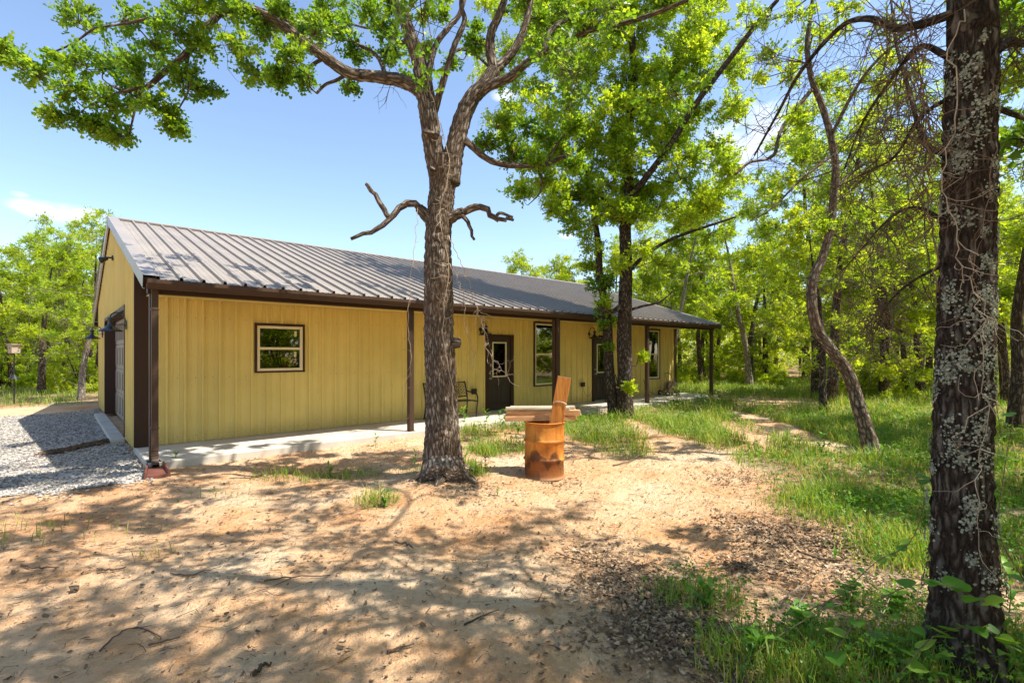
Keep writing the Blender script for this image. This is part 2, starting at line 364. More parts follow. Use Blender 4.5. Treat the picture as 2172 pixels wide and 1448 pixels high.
# ------------------------------------------------------------------ ground
HOUSE_X, HOUSE_Y, SLAB = 17.45, 9.8, .12
def inell(x, y, c, rx, ry, ang=0):
    dx, dy = x-c[0], y-c[1]; ca, sa = math.cos(ang), math.sin(ang)
    return ((dx*ca+dy*sa)/rx)**2 + ((-dx*sa+dy*ca)/ry)**2
AF = TH                                        # ellipse axes along the view: x' = forward
GRASS = [(1250, 900, 2.6, 1.1, .9), (1110, 900, 1.3, .9, .95), (1400, 885, 4.5, .9, .9), (1520, 868, 5, 1.6, 1.0), (1780, 905, 4.5, 2.2, 1.1), (1900, 960, 2.5, 1.7, 1.1), (1680, 985, 1.0, .8, .8),
         (1780, 1010, 1.2, 1.1, .8), (1900, 1085, 1.1, 1.3, .9), (1780, 1060, .7, .9, .6), (1960, 1180, .5, .7, .7), (2080, 1000, 2.6, 1.6, 1.0), (2100, 900, 5, 3, 1.0), (2150, 1150, 1.2, 1.0, .7),
         (1480, 1270, .25, .4, .6), (1640, 1400, .35, .45, .6), (1800, 1400, .4, .7, .85), (2080, 1400, .5, .8, .9), (1950, 1300, .3, .5, .6),
         (750, 1000, .4, .6, .6), (620, 1008, .35, .6, .35), (480, 1040, .3, .5, .15), (1000, 925, .9, .6, .75), (965, 1008, .35, .5, .9), (805, 1062, .22, .3, .55), (900, 1000, .3, .4, .6),
         (1320, 950, .9, .5, .45), (1060, 950, .9, .6, .7), (60, 1130, .4, .9, .08), (340, 1180, .15, .3, .15), (200, 1110, .3, .8, .06)]
def gmask(x, y):
    m = np.zeros_like(x)
    for px, py, rf, rl, a in GRASS:
        c = PG(px, py); e = inell(x, y, c, rf, rl, AF); m = np.maximum(m, a*np.clip(1.35-e, 0, 1))
    d = (x-CAM[0])*FW[0]+(y-CAM[1])*FW[1]; lt = (x-CAM[0])*RT[0]+(y-CAM[1])*RT[1]
    m = np.maximum(m, np.clip((d-17)/4, 0, 1)*(x > 17.9)); m = np.maximum(m, np.clip((y-11)/2, 0, 1))
    m = np.maximum(m, np.clip((lt-9)/3, 0, 1)*(d > 5)*.8)
    path = PG(1640, 905); pe = inell(x, y, path, 3.4, .55, AF-.10); m = m*np.clip(pe-.5, .0, 1)
    m = np.where((x < -6) & (y > -6), np.maximum(m, np.clip((-6-x)/2.5, 0, 1)*np.clip((y+3)/3, 0, 1)), m)
    return m
xs = np.unique(np.r_[-600, -300, -150, -80, np.arange(-50, -6, 2.), np.arange(-6, 12, .14), np.arange(12, 30, .5), np.arange(30, 80, 4), 120, 200, 350, 600])
ys = np.unique(np.r_[-600, -300, -150, -80, np.arange(-50, -12, 2.), np.arange(-12, -1.5, .14), np.arange(-1.5, 14, .5), np.arange(14, 80, 4), 120, 200, 350, 600])
X, Y = np.meshgrid(xs, ys, indexing='ij'); Z = gh(X, Y)
fine = .012*np.sin(X*7.7+3*np.sin(Y*2.3))*np.sin(Y*6.9+2*np.sin(X*3.1)); Z = Z+fine*((X > -6) & (X < 12) & (Y < -1.8) & (Y > -12))
ny = len(ys); i = np.arange(len(xs)-1)[:, None]*ny; j = np.arange(ny-1)[None]
g = Geo(); g.add(np.stack([X, Y, Z], 2), np.stack([i+j, i+ny+j, i+ny+j+1, i+j+1], 2).reshape(-1, 4), np.stack([gmask(X, Y), 0*X, 0*X], 2))
kind(g.obj('ground', M['ground'], smooth=True), 'structure')

# gravel drive: bed sheet plus loose stones
def drive_edge(y): return -.02 - .0*y
def indrive(x, y):
    # between the gable wall and the wood; front edge runs from the splash block to the left
    fr = -2.15 + .30*x*.35 + .12*np.sin(x*3.1)+.08*np.sin(x*7.3)
    return (x < -.03) & (x > -7.5+.5*np.sin(y)) & (y > fr) & (y < 9.6-.55*(-x)+.3*np.sin(x*2))
gx = np.arange(-8, .0, .08); gy = np.arange(-4, 11, .08); X, Y = np.meshgrid(gx, gy, indexing='ij')
keep = indrive(X, Y); idx = np.arange(X.size).reshape(X.shape)
k4 = keep[:-1, :-1] & keep[1:, :-1] & keep[1:, 1:] & keep[:-1, 1:]
F = np.stack([idx[:-1, :-1], idx[1:, :-1], idx[1:, 1:], idx[:-1, 1:]], 2)[k4]
Zg = gh(X, Y)+.008+.004*np.sin(X*5)*np.sin(Y*4.1)
g = Geo(); g.add(np.stack([X, Y, Zg], 2), F); kind(g.obj('gravel_drive', M['gravelbed'], smooth=True), 'structure')
n = 40000; px = RNG.uniform(-7.8, 0, n); py = RNG.uniform(-4, 9.6, n)**1; k = indrive(px, py) | (indrive(px+RNG.normal(0, .12, n), py+np.abs(RNG.normal(0, .22, n))) & (RNG.random(n) < .6) & (px < -.02)); px, py = px[k], py[k]
n = len(px); sz = RNG.uniform(.009, .026, n)
base = np.array([(1, 0, 0), (-.9, .2, 0), (.1, 1, 0), (-.1, -1, .1), (0, .1, .75), (.1, 0, -.6)]); FO = np.array([(0, 2, 4), (2, 1, 4), (1, 3, 4), (3, 0, 4), (2, 0, 5), (1, 2, 5), (3, 1, 5), (0, 3, 5)])
an = RNG.uniform(0, 6.28, n); ca, sa = np.cos(an), np.sin(an); jit = base[None]*(1+RNG.uniform(-.35, .35, (n, 6, 3)))*sz[:, None, None]
V = np.stack([jit[..., 0]*ca[:, None]-jit[..., 1]*sa[:, None], jit[..., 0]*sa[:, None]+jit[..., 1]*ca[:, None], jit[..., 2]+jit[..., 0]*RNG.uniform(-.4, .4, n)[:, None]], 2)
V += np.stack([px, py, gh(px, py)+.012+sz*.25], 1)[:, None]
g = Geo(); g.add(V, (np.arange(n)[:, None, None]*6+FO[None]).reshape(-1, 3), np.repeat(np.stack([RNG.random(n), an*0, an*0], 1), 6, 0))
tag(g.obj('gravel', M['stone']), 'loose grey crushed limestone covering the drive', 'gravel', kind='stuff')

# porch slab and threshold
g = Geo(); g.bbox(-.03, HOUSE_X+.35, -1.63, .3, -.25, SLAB, .012); g.bbox(.25, HOUSE_X-.02, .3, HOUSE_Y-.03, -.25, SLAB-.004, .005)
kind(g.obj('porch_slab', M['concrete']), 'structure')
g = Geo(); g.bbox(-.26, -.035, 1.55, 7.05, -.2, .09, .01); kind(g.obj('door_threshold', M['concrete']), 'structure')

# ------------------------------------------------------------------ house
house = empty('metal_house', 'long tan metal house with brown ribbed roof, front porch and garage end', 'house')
RS = .327; RIDGE_Y = 4.9; RIDGE_Z = 4.97
def rz(y): return RIDGE_Z - RS*abs(y-RIDGE_Y)
def sheet_prof(a0, a1, pitch, off, rh, rw, tw, minor):
    pts = [(a0, 0.)]
    k0 = int((a0-off)//pitch)-1
    for k in range(k0, k0+int((a1-a0)/pitch)+4):
        c = off+k*pitch
        pr = [(c-rw, 0), (c-tw, rh), (c+tw, rh), (c+rw, 0)]
        for q in (1/3, 2/3):
            m = c+pitch*q; pr += [(m-.014, 0), (m-.006, minor), (m+.006, minor), (m+.014, 0)]
        pts += [p for p in pr if a0+1e-4 < p[0] < a1-1e-4]
    pts.append((a1, 0.))
    return sorted(pts)
def wall_panels(parent, length, pw, pitch, mapf, zlo, zhi, openings, rh=.042, mat='wall', name='wall_panel', breaks=(), minor=.006):
    n = math.ceil(length/pw-.01); out = []
    for i in range(n):
        a0 = i*pw; a1 = min(length, a0+pw); prof = sheet_prof(a0, a1, pitch, pitch*.5, rh, .027, .017, minor)
        def H(a):
            for (x, h), (x2, h2) in zip(prof, prof[1:]):
                if x <= a <= x2: return h+(h2-h)*(a-x)/max(x2-x, 1e-9)
            return 0.
        P = list(prof)
        for o in openings:
            for e in o[:2]:
                if a0 < e < a1: P.append((e, H(e)))
        for e in breaks:
            if a0 < e < a1: P.append((e, H(e)))
        P.sort(); g = Geo()
        for (xa, ha), (xb, hb) in zip(P, P[1:]):
            if xb-xa < 1e-6: continue
            m = (xa+xb)/2; cuts = sorted([(o[2], o[3]) for o in openings if o[0] < m < o[1]])
            lo = [(zlo(xa), zlo(xb))]; segs = []
            cur = (zlo(xa), zlo(xb))
            for c0, c1 in cuts:
                if c0 > cur[0]+1e-6: segs.append((cur, (c0, c0)))
                cur = (c1, c1)
            segs.append((cur, (zhi(xa), zhi(xb))))
            for (l0, l1), (h0, h1) in segs:
                g.add([mapf(xa, l0, ha), mapf(xb, l1, hb), mapf(xb, h1, hb), mapf(xa, h0, ha)], [(0, 1, 2, 3)])
        o = g.obj(name, M[mat], parent); out.append(o)
    return out
def liner(name, length, mapf, zlo, zhi, openings, breaks=()):
    P = sorted(set([0, length]+[e for o in openings for e in o[:2]]+list(breaks))); g = Geo()
    for xa, xb in zip(P, P[1:]):
        m = (xa+xb)/2; cuts = sorted([(o[2], o[3]) for o in openings if o[0] < m < o[1]]); cur = (zlo, zlo)
        segs = []
        for c0, c1 in cuts:
            if c0 > cur[0]+1e-6: segs.append((cur, (c0, c0)))
            cur = (c1, c1)
        segs.append((cur, (zhi(xa), zhi(xb))))
        for (l0, l1), (h0, h1) in segs:
            for d in (-.05, -.10):
                g.add([mapf(xa, l0, d), mapf(xb, l1, d), mapf(xb, h1, d), mapf(xa, h0, d)], [(0, 1, 2, 3)])
    return g.obj(name, M['liner'], house)
WINS = [(1.849, 2.776, 1.35, 2.30), (9.457, 10.42, .75, 2.65), (15.33, 16.26, .75, 2.63)]
DOORS = [(7.64, 8.59, SLAB, 2.22), (12.20, 13.15, SLAB, 2.22)]
OPF = WINS+DOORS
mf = lambda a, z, h: (a, -h, z)
fw = liner('front_wall', HOUSE_X, mf, SLAB-.01, lambda a: 3.30, OPF)
wall_panels(fw, HOUSE_X, .825, .275, mf, lambda a: SLAB+.006, lambda a: 3.33, OPF)
GD = (1.66, 6.95, .07, 2.60)
mg = lambda a, z, h: (-h, a, z)
gw = liner('gable_wall', HOUSE_Y, mg, .07, lambda a: rz(a)-.08, [GD], (RIDGE_Y,))
wall_panels(gw, HOUSE_Y, .825, .275, mg, lambda a: .07, lambda a: rz(a)-.05, [GD], breaks=(RIDGE_Y,))
mr_ = lambda a, z, h: (HOUSE_X+h, a, z)
ew = liner('end_wall', HOUSE_Y, mr_, .05, lambda a: rz(a)-.08, [], (RIDGE_Y,))
wall_panels(ew, HOUSE_Y, .825, .275, mr_, lambda a: .1, lambda a: rz(a)-.05, [], breaks=(RIDGE_Y,))
mb = lambda a, z, h: (a, HOUSE_Y+h, z)
bw = liner('back_wall', HOUSE_X, mb, .05, lambda a: 3.30, [])
wall_panels(bw, HOUSE_X, .825, .275, mb, lambda a: .1, lambda a: 3.33, [])
# screws on the front wall panels
g = Geo()
for zz in (.24, 1.28, 2.36):
    for k in range(int(HOUSE_X/.275)):
        for q in ((.05, .225) if k % 3 else (.05, .10, .225)):
            a = (k+.5)*.275+q-.06
            if any(o[0]-.08 < a < o[1]+.08 and o[2]-.08 < zz < o[3]+.08 for o in OPF): continue
            g.add([(a+.008*math.cos(t), -.005, zz+.008*math.sin(t)) for t in np.arange(6)*math.pi/3]+[(a, -.012, zz)], [(i, (i+1) % 6, 6) for i in range(6)])
kind(g.obj('screw', M['hosegreen'], fw), 'stuff')
# roof
cs = 1/math.sqrt(1+RS*RS)
EAVE = RIDGE_Y+1.75
def rmap(sgn):
    def f(a, b, h):                            # a along the house, b down the slope from the ridge (horizontal run)
        y = RIDGE_Y+sgn*b; return (a-.07, y+sgn*h*RS*cs, RIDGE_Z-RS*b+h*cs)
    return f
g = Geo()
for sg in (-1, 1):
    f = rmap(sg)
    v = [f(.10, .05, -.09), f(HOUSE_X+.12, .05, -.09), f(HOUSE_X+.12, EAVE-.12, -.09), f(.10, EAVE-.12, -.09), f(.10, .05, -.02), f(HOUSE_X+.12, .05, -.02), f(HOUSE_X+.12, EAVE-.12, -.02), f(.10, EAVE-.12, -.02)]
    g.add(v, [(0, 1, 2, 3), (4, 5, 6, 7), (0, 1, 5, 4), (1, 2, 6, 5), (2, 3, 7, 6), (3, 0, 4, 7)])
roof = g.obj('roof', M['brownlit'], house)
for sg in (-1, 1):
    wall_panels(roof, HOUSE_X+.24, .87, .29, rmap(sg), lambda a: .02, lambda a: EAVE, [], .046, 'roof', 'roof_panel')
g = Geo(); 
for sg in (-1, 1):
    f = rmap(sg); L0, L1 = -.02, HOUSE_X+.27
    g.add([f(L0, 0, .056), f(L1, 0, .056), f(L1, .16, .051), f(L0, .16, .051), f(L1, .16, .012), f(L0, .16, .012)], [(0, 1, 2, 3), (3, 2, 4, 5)])
g.obj('ridge_cap', M['trimgrey'], roof)
for L, sx, s2 in ((0, -1, 0), (HOUSE_X+.24, 1, 1)):
    for sg in (-1, 1):
        f = rmap(sg); g = Geo(); a_in = L-sx*.13; a_out = L+sx*.035
        for d0, d1 in ((.046, .046),):
            v = []
            for b in (0., EAVE+.015):
                v += [f(a_in, b, .040), f(a_in, b, .052), f(a_out, b, .052), f(a_out, b, -.14), f(a_out-sx*.03, b, -.155), f(a_out-sx*.03, b, -.135)]
            q = 6; g.add(v, [(i, i+1, q+i+1, q+i) for i in range(5)])
        g.obj('rake_trim', M['trimgrey'], roof)
# scattered roof screws
g = Geo(); f = rmap(-1)
for b in np.arange(.5, EAVE, 1.0):
    for k in range(60):
        a = (k+.5)*.29+.05; c = np.array(f(a, b, .004)); 
        g.add([c+np.array([.008*math.cos(t), .008*math.sin(t), -RS*0+.003]) for t in np.arange(5)*1.2566]+[c+np.array([0, 0, .009])], [(i, (i+1) % 5, 5) for i in range(5)])
kind(g.obj('roof_screw', M['grey'], roof), 'stuff')
# gutter (box with open top), front and back eave
ZE = RIDGE_Z-RS*EAVE
def gutter(y0, sg):
    g = Geo(); pr = [(0, -.005), (0, -.135), (.07, -.135), (.115, -.055), (.115, .0), (.10, .0), (.10, -.05), (.062, -.12), (.012, -.12), (.012, -.005)]
    v = []
    for a in (-.06, HOUSE_X+.16): v += [(a, y0+sg*(-.035+p[0]), ZE-.012+p[1]) for p in pr]
    q = len(pr); g.add(v, [(i, (i+1) % q, q+(i+1) % q, q+i) for i in range(q)]+[tuple(range(q)), tuple(range(q, 2*q))])
    return g.obj('gutter', M['brownlit'], house)
gutter(RIDGE_Y-EAVE, -1); gutter(RIDGE_Y+EAVE, 1)
# eave beams and posts
POSTY = -1.52
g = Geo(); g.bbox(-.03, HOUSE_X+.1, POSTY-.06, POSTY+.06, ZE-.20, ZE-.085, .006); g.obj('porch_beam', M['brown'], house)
for i in range(5):
    g = Geo(); x = .05+4.345*i; x = min(x, HOUSE_X-.02)
    g.bbox(x-.055, x+.055, POSTY-.055, POSTY+.055, SLAB+.008, ZE-.201, .008); p = g.obj('porch_post', M['brownlit'], house)
    g = Geo(); g.bbox(x-.085, x+.085, POSTY-.085, POSTY+.085, SLAB+.001, SLAB+.0075, .002); g.obj('base_plate', M['brownlit'], p)
# unseen porch soffit, in wall colour to bounce warm light onto the wall top
g = Geo(); g.box(.12, HOUSE_X+.05, POSTY+.07, -.04, ZE-.105, ZE-.092); g.obj('soffit', M['wall'], house)
# corner trims
for (x, y, dx, dy, w) in ((0, 0, 1, -1, .215), (HOUSE_X, 0, -1, -1, .10)):
    g = Geo(); xa, xb = sorted((x-dx*.045, x+dx*w)); g.bbox(xa, xb, -.05, -.034, SLAB+.004, 3.2, .003)
    xa, xb = sorted((x-dx*.046, x-dx*.034)); g.bbox(xa, xb, -.05, .03, SLAB+.004, 3.2, .003); g.obj('corner_trim', M['brown'] if x == 0 else M['brownlit'], house)  # far trim takes the lit copy of the brown
g = Geo(); g.bbox(-.045, -.03, HOUSE_Y-.03, HOUSE_Y+.05, .08, 3.2, .003); g.obj('corner_trim', M['brown'], house)
# downspouts with elbows
def downspout(x, zt, zb, y=POSTY-.12):
    g = Geo(); w, d = .042, .032; pts = [(0, zt), (0, zb+.16), (-.015, zb+.10), (-.06, zb+.045), (-.12, zb+.02)]
    v = []; f = []
    for k, (dy, z) in enumerate(pts):
        t = 0 if k < 2 else (.5 if k == 2 else .95 if k == 3 else 1.2)
        for sx, sd in ((-1, -1), (1, -1), (1, 1), (-1, 1)):
            v.append((x+sx*w, y+dy-sd*-d*math.cos(t)*1.0, z+sd*-d*math.sin(t)*-1.0*-1))
    for k in range(len(pts)-1):
        for q in range(4): f.append((k*4+q, k*4+(q+1) % 4, k*4+4+(q+1) % 4, k*4+4+q))
    g.add(v, f); p = g.obj('downspout', M['brownlit'], house)
    for z in (zb+.55, 2.35):
        g = Geo(); g.bbox(x-w-.006, x+w+.006, y-d-.006, y+d+.05, z, z+.03, .003); g.obj('strap', M['brownlit'], p)
    for z in (zb+.24, zb+.17):
        g = Geo(); g.bbox(x-w-.005, x+w+.005, y-d-.005, y+d+.005, z, z+.012, .002); g.obj('elbow_rib', M['brownlit'], p)
downspout(.05, ZE-.13, .06); downspout(.05+8.69, ZE-.13, .06)
# windows
def window(o, sticker=False, blinds=False):
    x0, x1, z0, z1 = o; t = .05; e = .012
    g = Geo()
    g.bbox(x0-.012, x1+.012, -.048, .05, z1-t+.012, z1+.012, .004); g.bbox(x0-.012, x1+.012, -.048, .05, z0-.012, z0+t-.03, .004)
    g.bbox(x0-.012, x0+t-.022, -.046, .05, z0+t-.03, z1-t+.012, .004); g.bbox(x1-t+.022, x1+.012, -.046, .05, z0+t-.03, z1-t+.012, .004)
    w = g.obj('window', M['brown'], house)
    x0 += t-.022; x1 -= t-.022; z0 += t-.03; z1 -= t-.012; zm = (z0+z1)/2; s = .052
    g = Geo()
    g.bbox(x0, x1, -.036, .04, z1-s, z1, .005); g.bbox(x0, x1, -.036, .04, z0, z0+s, .005)
    g.bbox(x0, x0+s, -.034, .04, z0+s, z1-s, .005); g.bbox(x1-s, x1, -.034, .04, z0+s, z1-s, .005)
    g.obj('frame', M['cream'], w)
    g = Geo(); g.bbox(x0+s, x1-s, -.03, .04, zm-.024, zm+.024, .005); g.obj('meeting_rail', M['cream'], w)
    for a, b, d in ((zm+.024, z1-s, 0.0), (z0+s, zm-.024, .014)):
        g = Geo(); g.box(x0+s, x1-s, d-.006, d, a, b); g.obj('pane', M['glass'], w)
        if sticker:
            g = Geo(); g.box(x1-s-.11, x1-s-.065, d-.009, d-.0065, b-.15, b-.04); g.obj('sticker', M['paper'], w)
    g = Geo(); g.box(x0-.1, x1+.1, .55, .56, z0-.1, z1+.1); g.obj('dark_backing', M['black'], w)  # black sheet set behind the panes, stands in for the dark room
for i, o in enumerate(WINS): window(o, i == 0)
# doors
def door(o):
    x0, x1, z0, z1 = o
    g = Geo(); t = .06
    g.bbox(x0-.03, x0+t, -.05, .06, z0, z1-t, .004); g.bbox(x1-t, x1+.03, -.05, .06, z0, z1-t, .004); g.bbox(x0-.03, x1+.03, -.052, .06, z1-t, z1+.02, .004)
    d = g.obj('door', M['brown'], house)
    g = Geo(); g.bbox(x0+t, x1-t, -.07, .02, z0+.001, z0+.03, .004); g.obj('sill', M['grey'], d)
    xa, xb, za, zb = x0+t+.003, x1-t-.003, z0+.035, z1-t-.004
    w = xb-xa; h = zb-za; lx0, lx1, lz0, lz1 = xa+w*.23, xa+w*.77, za+h*.47, za+h*.92
    g = Geo()
    g.bbox(xa, lx0, -.004, .04, za, zb, .003); g.bbox(lx1, xb, -.004, .04, za, zb, .003); g.bbox(lx0, lx1, -.004, .04, lz1, zb, .003); g.bbox(lx0, lx1, -.004, .04, za, lz0, .003)
    g.obj('door_leaf', M['door'], d)
    g = Geo()
    g.bbox(lx0-.035, lx1+.035, -.022, .0, lz1, lz1+.035, .004); g.bbox(lx0-.035, lx1+.035, -.022, .0, lz0-.035, lz0, .004)
    g.bbox(lx0-.035, lx0, -.021, .0, lz0, lz1, .004); g.bbox(lx1, lx1+.035, -.021, .0, lz0, lz1, .004); g.obj('glazing_frame', M['cream'], d)
    g = Geo(); g.box(lx0, lx1, .012, .018, lz0, lz1); g.obj('pane', M['glass'], d)
    g = Geo(); g.box(lx0, lx1, .03, .036, lz0, lz1); g.obj('blind', M['black'], d)  # black sheet close behind the glass, in place of an unlit interior
    for px0, px1 in ((xa+w*.14, xa+w*.44), (xa+w*.56, xa+w*.86)):
        pz0, pz1 = za+h*.08, za+h*.37; g = Geo(); b = .022
        for q in ((px0, px1, pz0, pz0+b), (px0, px1, pz1-b, pz1), (px0, px0+b, pz0+b, pz1-b), (px1-b, px1, pz0+b, pz1-b)):
            g.bbox(q[0], q[1], -.016, -.003, q[2], q[3], .005)
        g.bbox(px0+.05, px1-.05, -.018, -.003, pz0+.05, pz1-.05, .008); g.obj('raised_panel', M['door'], d)
    g = Geo(); g.lathe([(.0, 0), (.03, 0), (.03, .01), (.012, .015), (.012, .04), (.028, .05), (.03, .065), (.02, .078), (0, .08)], 14, (xa+.065, -.004, za+h*.44), Matrix.Rotation(math.pi/2, 4, 'X'))
    g.lathe([(.0, 0), (.028, 0), (.028, .014), (0, .016)], 14, (xa+.065, -.004, za+h*.44+.14), Matrix.Rotation(math.pi/2, 4, 'X')); g.obj('handle', M['grey'], d, True)
for o in DOORS: door(o)
# garage door
g = Geo(); y0, y1, z0, z1 = GD
g.bbox(-.05, .28, y0-.05, y0+.02, z0, z1+.06, .004); g.bbox(-.05, .28, y1-.02, y1+.05, z0, z1+.06, .004); g.bbox(-.052, .28, y0+.02, y1-.02, z1-.03, z1+.062, .004)
gd = g.obj('garage_door', M['brown'], house)
nr, nc = 4, 8
for r in range(nr):
    za, zb = z0+(z1-.03-z0)*r/nr+.004, z0+(z1-.03-z0)*(r+1)/nr-.004
    g = Geo(); g.bbox(.19, .235, y0+.022, y1-.022, za, zb, .006)
    p = g.obj('door_section', M['garage'], gd)
    g = Geo(); W_ = (y1-y0-.06)/nc; gl = Geo()
    for c in range(nc):
        a, b = y0+.03+c*W_+.07, y0+.03+(c+1)*W_-.07
        if r == nr-1:
            gl.box(.184, .189, a, b, za+.12, zb-.1)
            for k in range(1, 4): g.bbox(.176, .1835, a+(b-a)*k/4-.012, a+(b-a)*k/4+.012, za+.12, zb-.1, .002)
        for q in ((a, b, za+.09, za+.115), (a, b, zb-.095, zb-.07), (a-.0, a+.025, za+.115, zb-.095), (b-.025, b, za+.115, zb-.095)):
            g.bbox(.178, .1895, q[0], q[1], q[2], q[3], .004)
    g.obj('embossing', M['garage'], gd)
    if r == nr-1: gl.obj('pane', M['glass'], gd)
# outlets, cord, small camera over the far door
for x in (7.16, 11.6):
    g = Geo(); g.bbox(x-.055, x+.055, -.125, -.032, .64, .78, .012); g.bbox(x-.062, x+.062, -.14, -.126, .65, .79, .01); g.obj('outlet_box', M['black'], house)
g = Geo(); pts = [(11.6, -.10, .64), (11.62, -.12, .50), (11.72, -.12, .36), (11.9, -.10, .33), (12.06, -.09, .5), (12.12, -.08, .9), (12.15, -.07, 1.5), (12.17, -.07, 2.24)]
def cat(P, n=6):
    P = np.asarray(P, float); Q = np.vstack([2*P[0]-P[1], P, 2*P[-1]-P[-2]]); out = []
    for i in range(len(P)-1):
        a, b, c, d = Q[i:i+4]
        for t in np.arange(n)/n: out.append(.5*(2*b+(c-a)*t+(2*a-5*b+4*c-d)*t*t+(-a+3*b-3*c+d)*t**3))
    out.append(P[-1]); return np.array(out)
g.tube(cat(pts), .005, 5); tag(g.obj('power_cord', M['black']), 'thin dark cord looping from wall outlet up beside the far door', 'cord')
g = Geo(); g.bbox(12.42, 12.56, -.14, -.055, 2.25, 2.33, .02); g.lathe([(.0, 0), (.04, 0), (.045, .06), (0, .065)], 12, (12.5, -.14, 2.28), Matrix.Rotation(math.pi/2, 4, 'X'))
tag(g.obj('door_camera', M['black']), 'small black fixture sitting on top of the far door frame', 'light fixture')

# gooseneck barn lamps
def barn_lamp(loc, rz, label, mat='bluelamp'):
    # local frame: wall plane x=0, lamp reaches out along +x
    t = empty('wall_lamp', label, 'lamp', loc, rz, 'gooseneck barn lamps on the house walls')
    g = Geo(); g.lathe([(0, 0), (.055, 0), (.055, .012), (.03, .025), (0, .026)], 16, (0, 0, .06), Matrix.Rotation(math.pi/2, 4, 'Y')); g.bbox(.0, .02, -.02, .02, -.06, .1, .004)
    g.obj('wall_plate', M[mat], t, False)
    g = Geo(); g.tube(cat([(.01, 0, -.03), (.02, 0, .06), (.03, 0, .16), (.08, 0, .235), (.15, 0, .25), (.215, 0, .22), (.235, 0, .17), (.235, 0, .12)]), .011, 8); g.obj('gooseneck_arm', M[mat], t, True)
    g = Geo(); g.tube([(.01, 0, .03), (.19, 0, .03)], .006, 6); g.obj('stay_rod', M[mat], t, True)
    g = Geo(); g.lathe([(0, .15), (.03, .15), (.052, .135), (.055, .115), (.04, .10), (.04, .02), (.056, .0), (.09, -.03), (.16, -.07), (.185, -.085), (.19, -.10), (.186, -.10), (.155, -.078), (.08, -.04), (.0, -.02)], 28, (.235, 0, 0)); g.obj('shade', M[mat], t, True)
    g = Geo(); g.lathe([(0, -.03), (.03, -.035), (.035, -.065), (.02, -.09), (0, -.095)], 12, (.235, 0, 0)); g.obj('bulb', M['white'], t, True)
barn_lamp((-.05, 1.12, 2.22), math.pi, 'dark gooseneck barn lamp on the gable between garage door and porch corner')
barn_lamp((-.05, 7.55, 2.22), math.pi, 'dark gooseneck barn lamp beyond the far side of the garage door')
barn_lamp((7.42, -.035, 2.30), -math.pi/2, 'black barn lamp on the porch wall left of the nearer door')
barn_lamp((11.98, -.035, 2.30), -math.pi/2, 'black barn lamp on the porch wall left of the farther door')
# flood light at the gable peak
t = empty('flood_light', 'small black and white security flood light high on the gable', 'light', (-.05, 4.2, 3.92), math.pi)
g = Geo(); g.lathe([(0, 0), (.06, 0), (.06, .02), (.02, .03), (.02, .10), (0, .10)], 14, (0, 0, 0), Matrix.Rotation(math.pi/2, 4, 'Y')); g.obj('mount', M['black'], t, True)
for s in (-1, 1):
    g = Geo(); g.lathe([(0, 0), (.035, 0), (.045, .05), (.07, .12), (.07, .14)], 16, (.10, .06*s, -.02), Matrix.Rotation(math.radians(s*-30), 4, 'X') @ Matrix.Rotation(math.radians(120), 4, 'Y')); h = g.obj('lamp_head', M['black'], t, True)
    g = Geo(); g.lathe([(0, .132), (.04, .13), (.066, .12)], 16, (.10, .06*s, -.02), Matrix.Rotation(math.radians(s*-30), 4, 'X') @ Matrix.Rotation(math.radians(120), 4, 'Y')); g.obj('lens', M['white'], h, True)

# splash block below the downspout
t = empty('splash_block', 'brown plastic splash block on the soil under the corner downspout', 'splash block', (.05, POSTY-.17, float(gh(.05, -1.9))+.02), 0)
g = Geo(); v = []
for y, w, z in ((0, .085, .045), (-.52, .125, .012)):
    v += [(-w-.02, y, z+.07), (-w, y, z+.07), (-w+.01, y, z+.01), (w-.01, y, z+.01), (w, y, z+.07), (w+.02, y, z+.07), (w+.03, y, -.04), (-w-.03, y, -.04)]
f = [(i, (i+1) % 8, 8+(i+1) % 8, 8+i) for i in range(8)]+[tuple(range(8)), tuple(range(8, 16))]
g.add(v, f); g.obj('tray', M['splash'], t)
t.rotation_euler = (0, 0, math.radians(-4))

# ------------------------------------------------------------------ porch and yard objects
def bench(loc, rz, L, label, nm='garden_bench'):
    t = empty(nm, label, 'bench', loc, rz)
    for s in (-1, 1):
        x = s*L/2; g = Geo(); g.tube(cat([(x, .0, .0), (x, .02, .25), (x, .05, .42), (x, .02, .56), (x, -.06, .62), (x, -.2, .615), (x, -.40, .63)]), .018, 8); g.obj('arm', M['black'], t, True)
        g = Geo(); g.tube(cat([(x, -.46, 0), (x, -.40, .22), (x, -.38, .42), (x, -.42, .65), (x, -.50, .88)]), .018, 8); g.obj('leg', M['black'], t, True)
        g = Geo(); g.tube([(x, .03, .40), (x, -.38, .40)], .014, 6); g.obj('seat_rail', M['black'], t, True)
    for k in range(6):
        y = .0-.38*k/5; g = Geo(); g.bbox(-L/2+.01, L/2-.01, y-.025, y+.025, .412, .424, .003); g.obj('seat_slat', M['black'], t)
    g = Geo(); 
    for z, y in ((.50, -.395), (.86, -.49)): g.tube([(-L/2, y, z), (L/2, y, z)], .014, 6)
    br = g.obj('back_rail', M['black'], t, True)
    g = Geo(); n = int(L/.09)
    for k in range(n):
        for q in range(4):
            cx = -L/2+L*(k+.5)/n; z = .55+.08*q; y = -.405-.088*(z-.5)/.36; r = .036
            g.tube([(cx+r*math.cos(a), y, z+r*math.sin(a)) for a in np.arange(9)*math.pi/4], .006, 4, False)
    g.obj('back_scrollwork', M['black'], t)
    return t
bench((6.15, -.68, SLAB), math.pi, 1.25, 'black metal garden bench with scrollwork back against the porch wall')
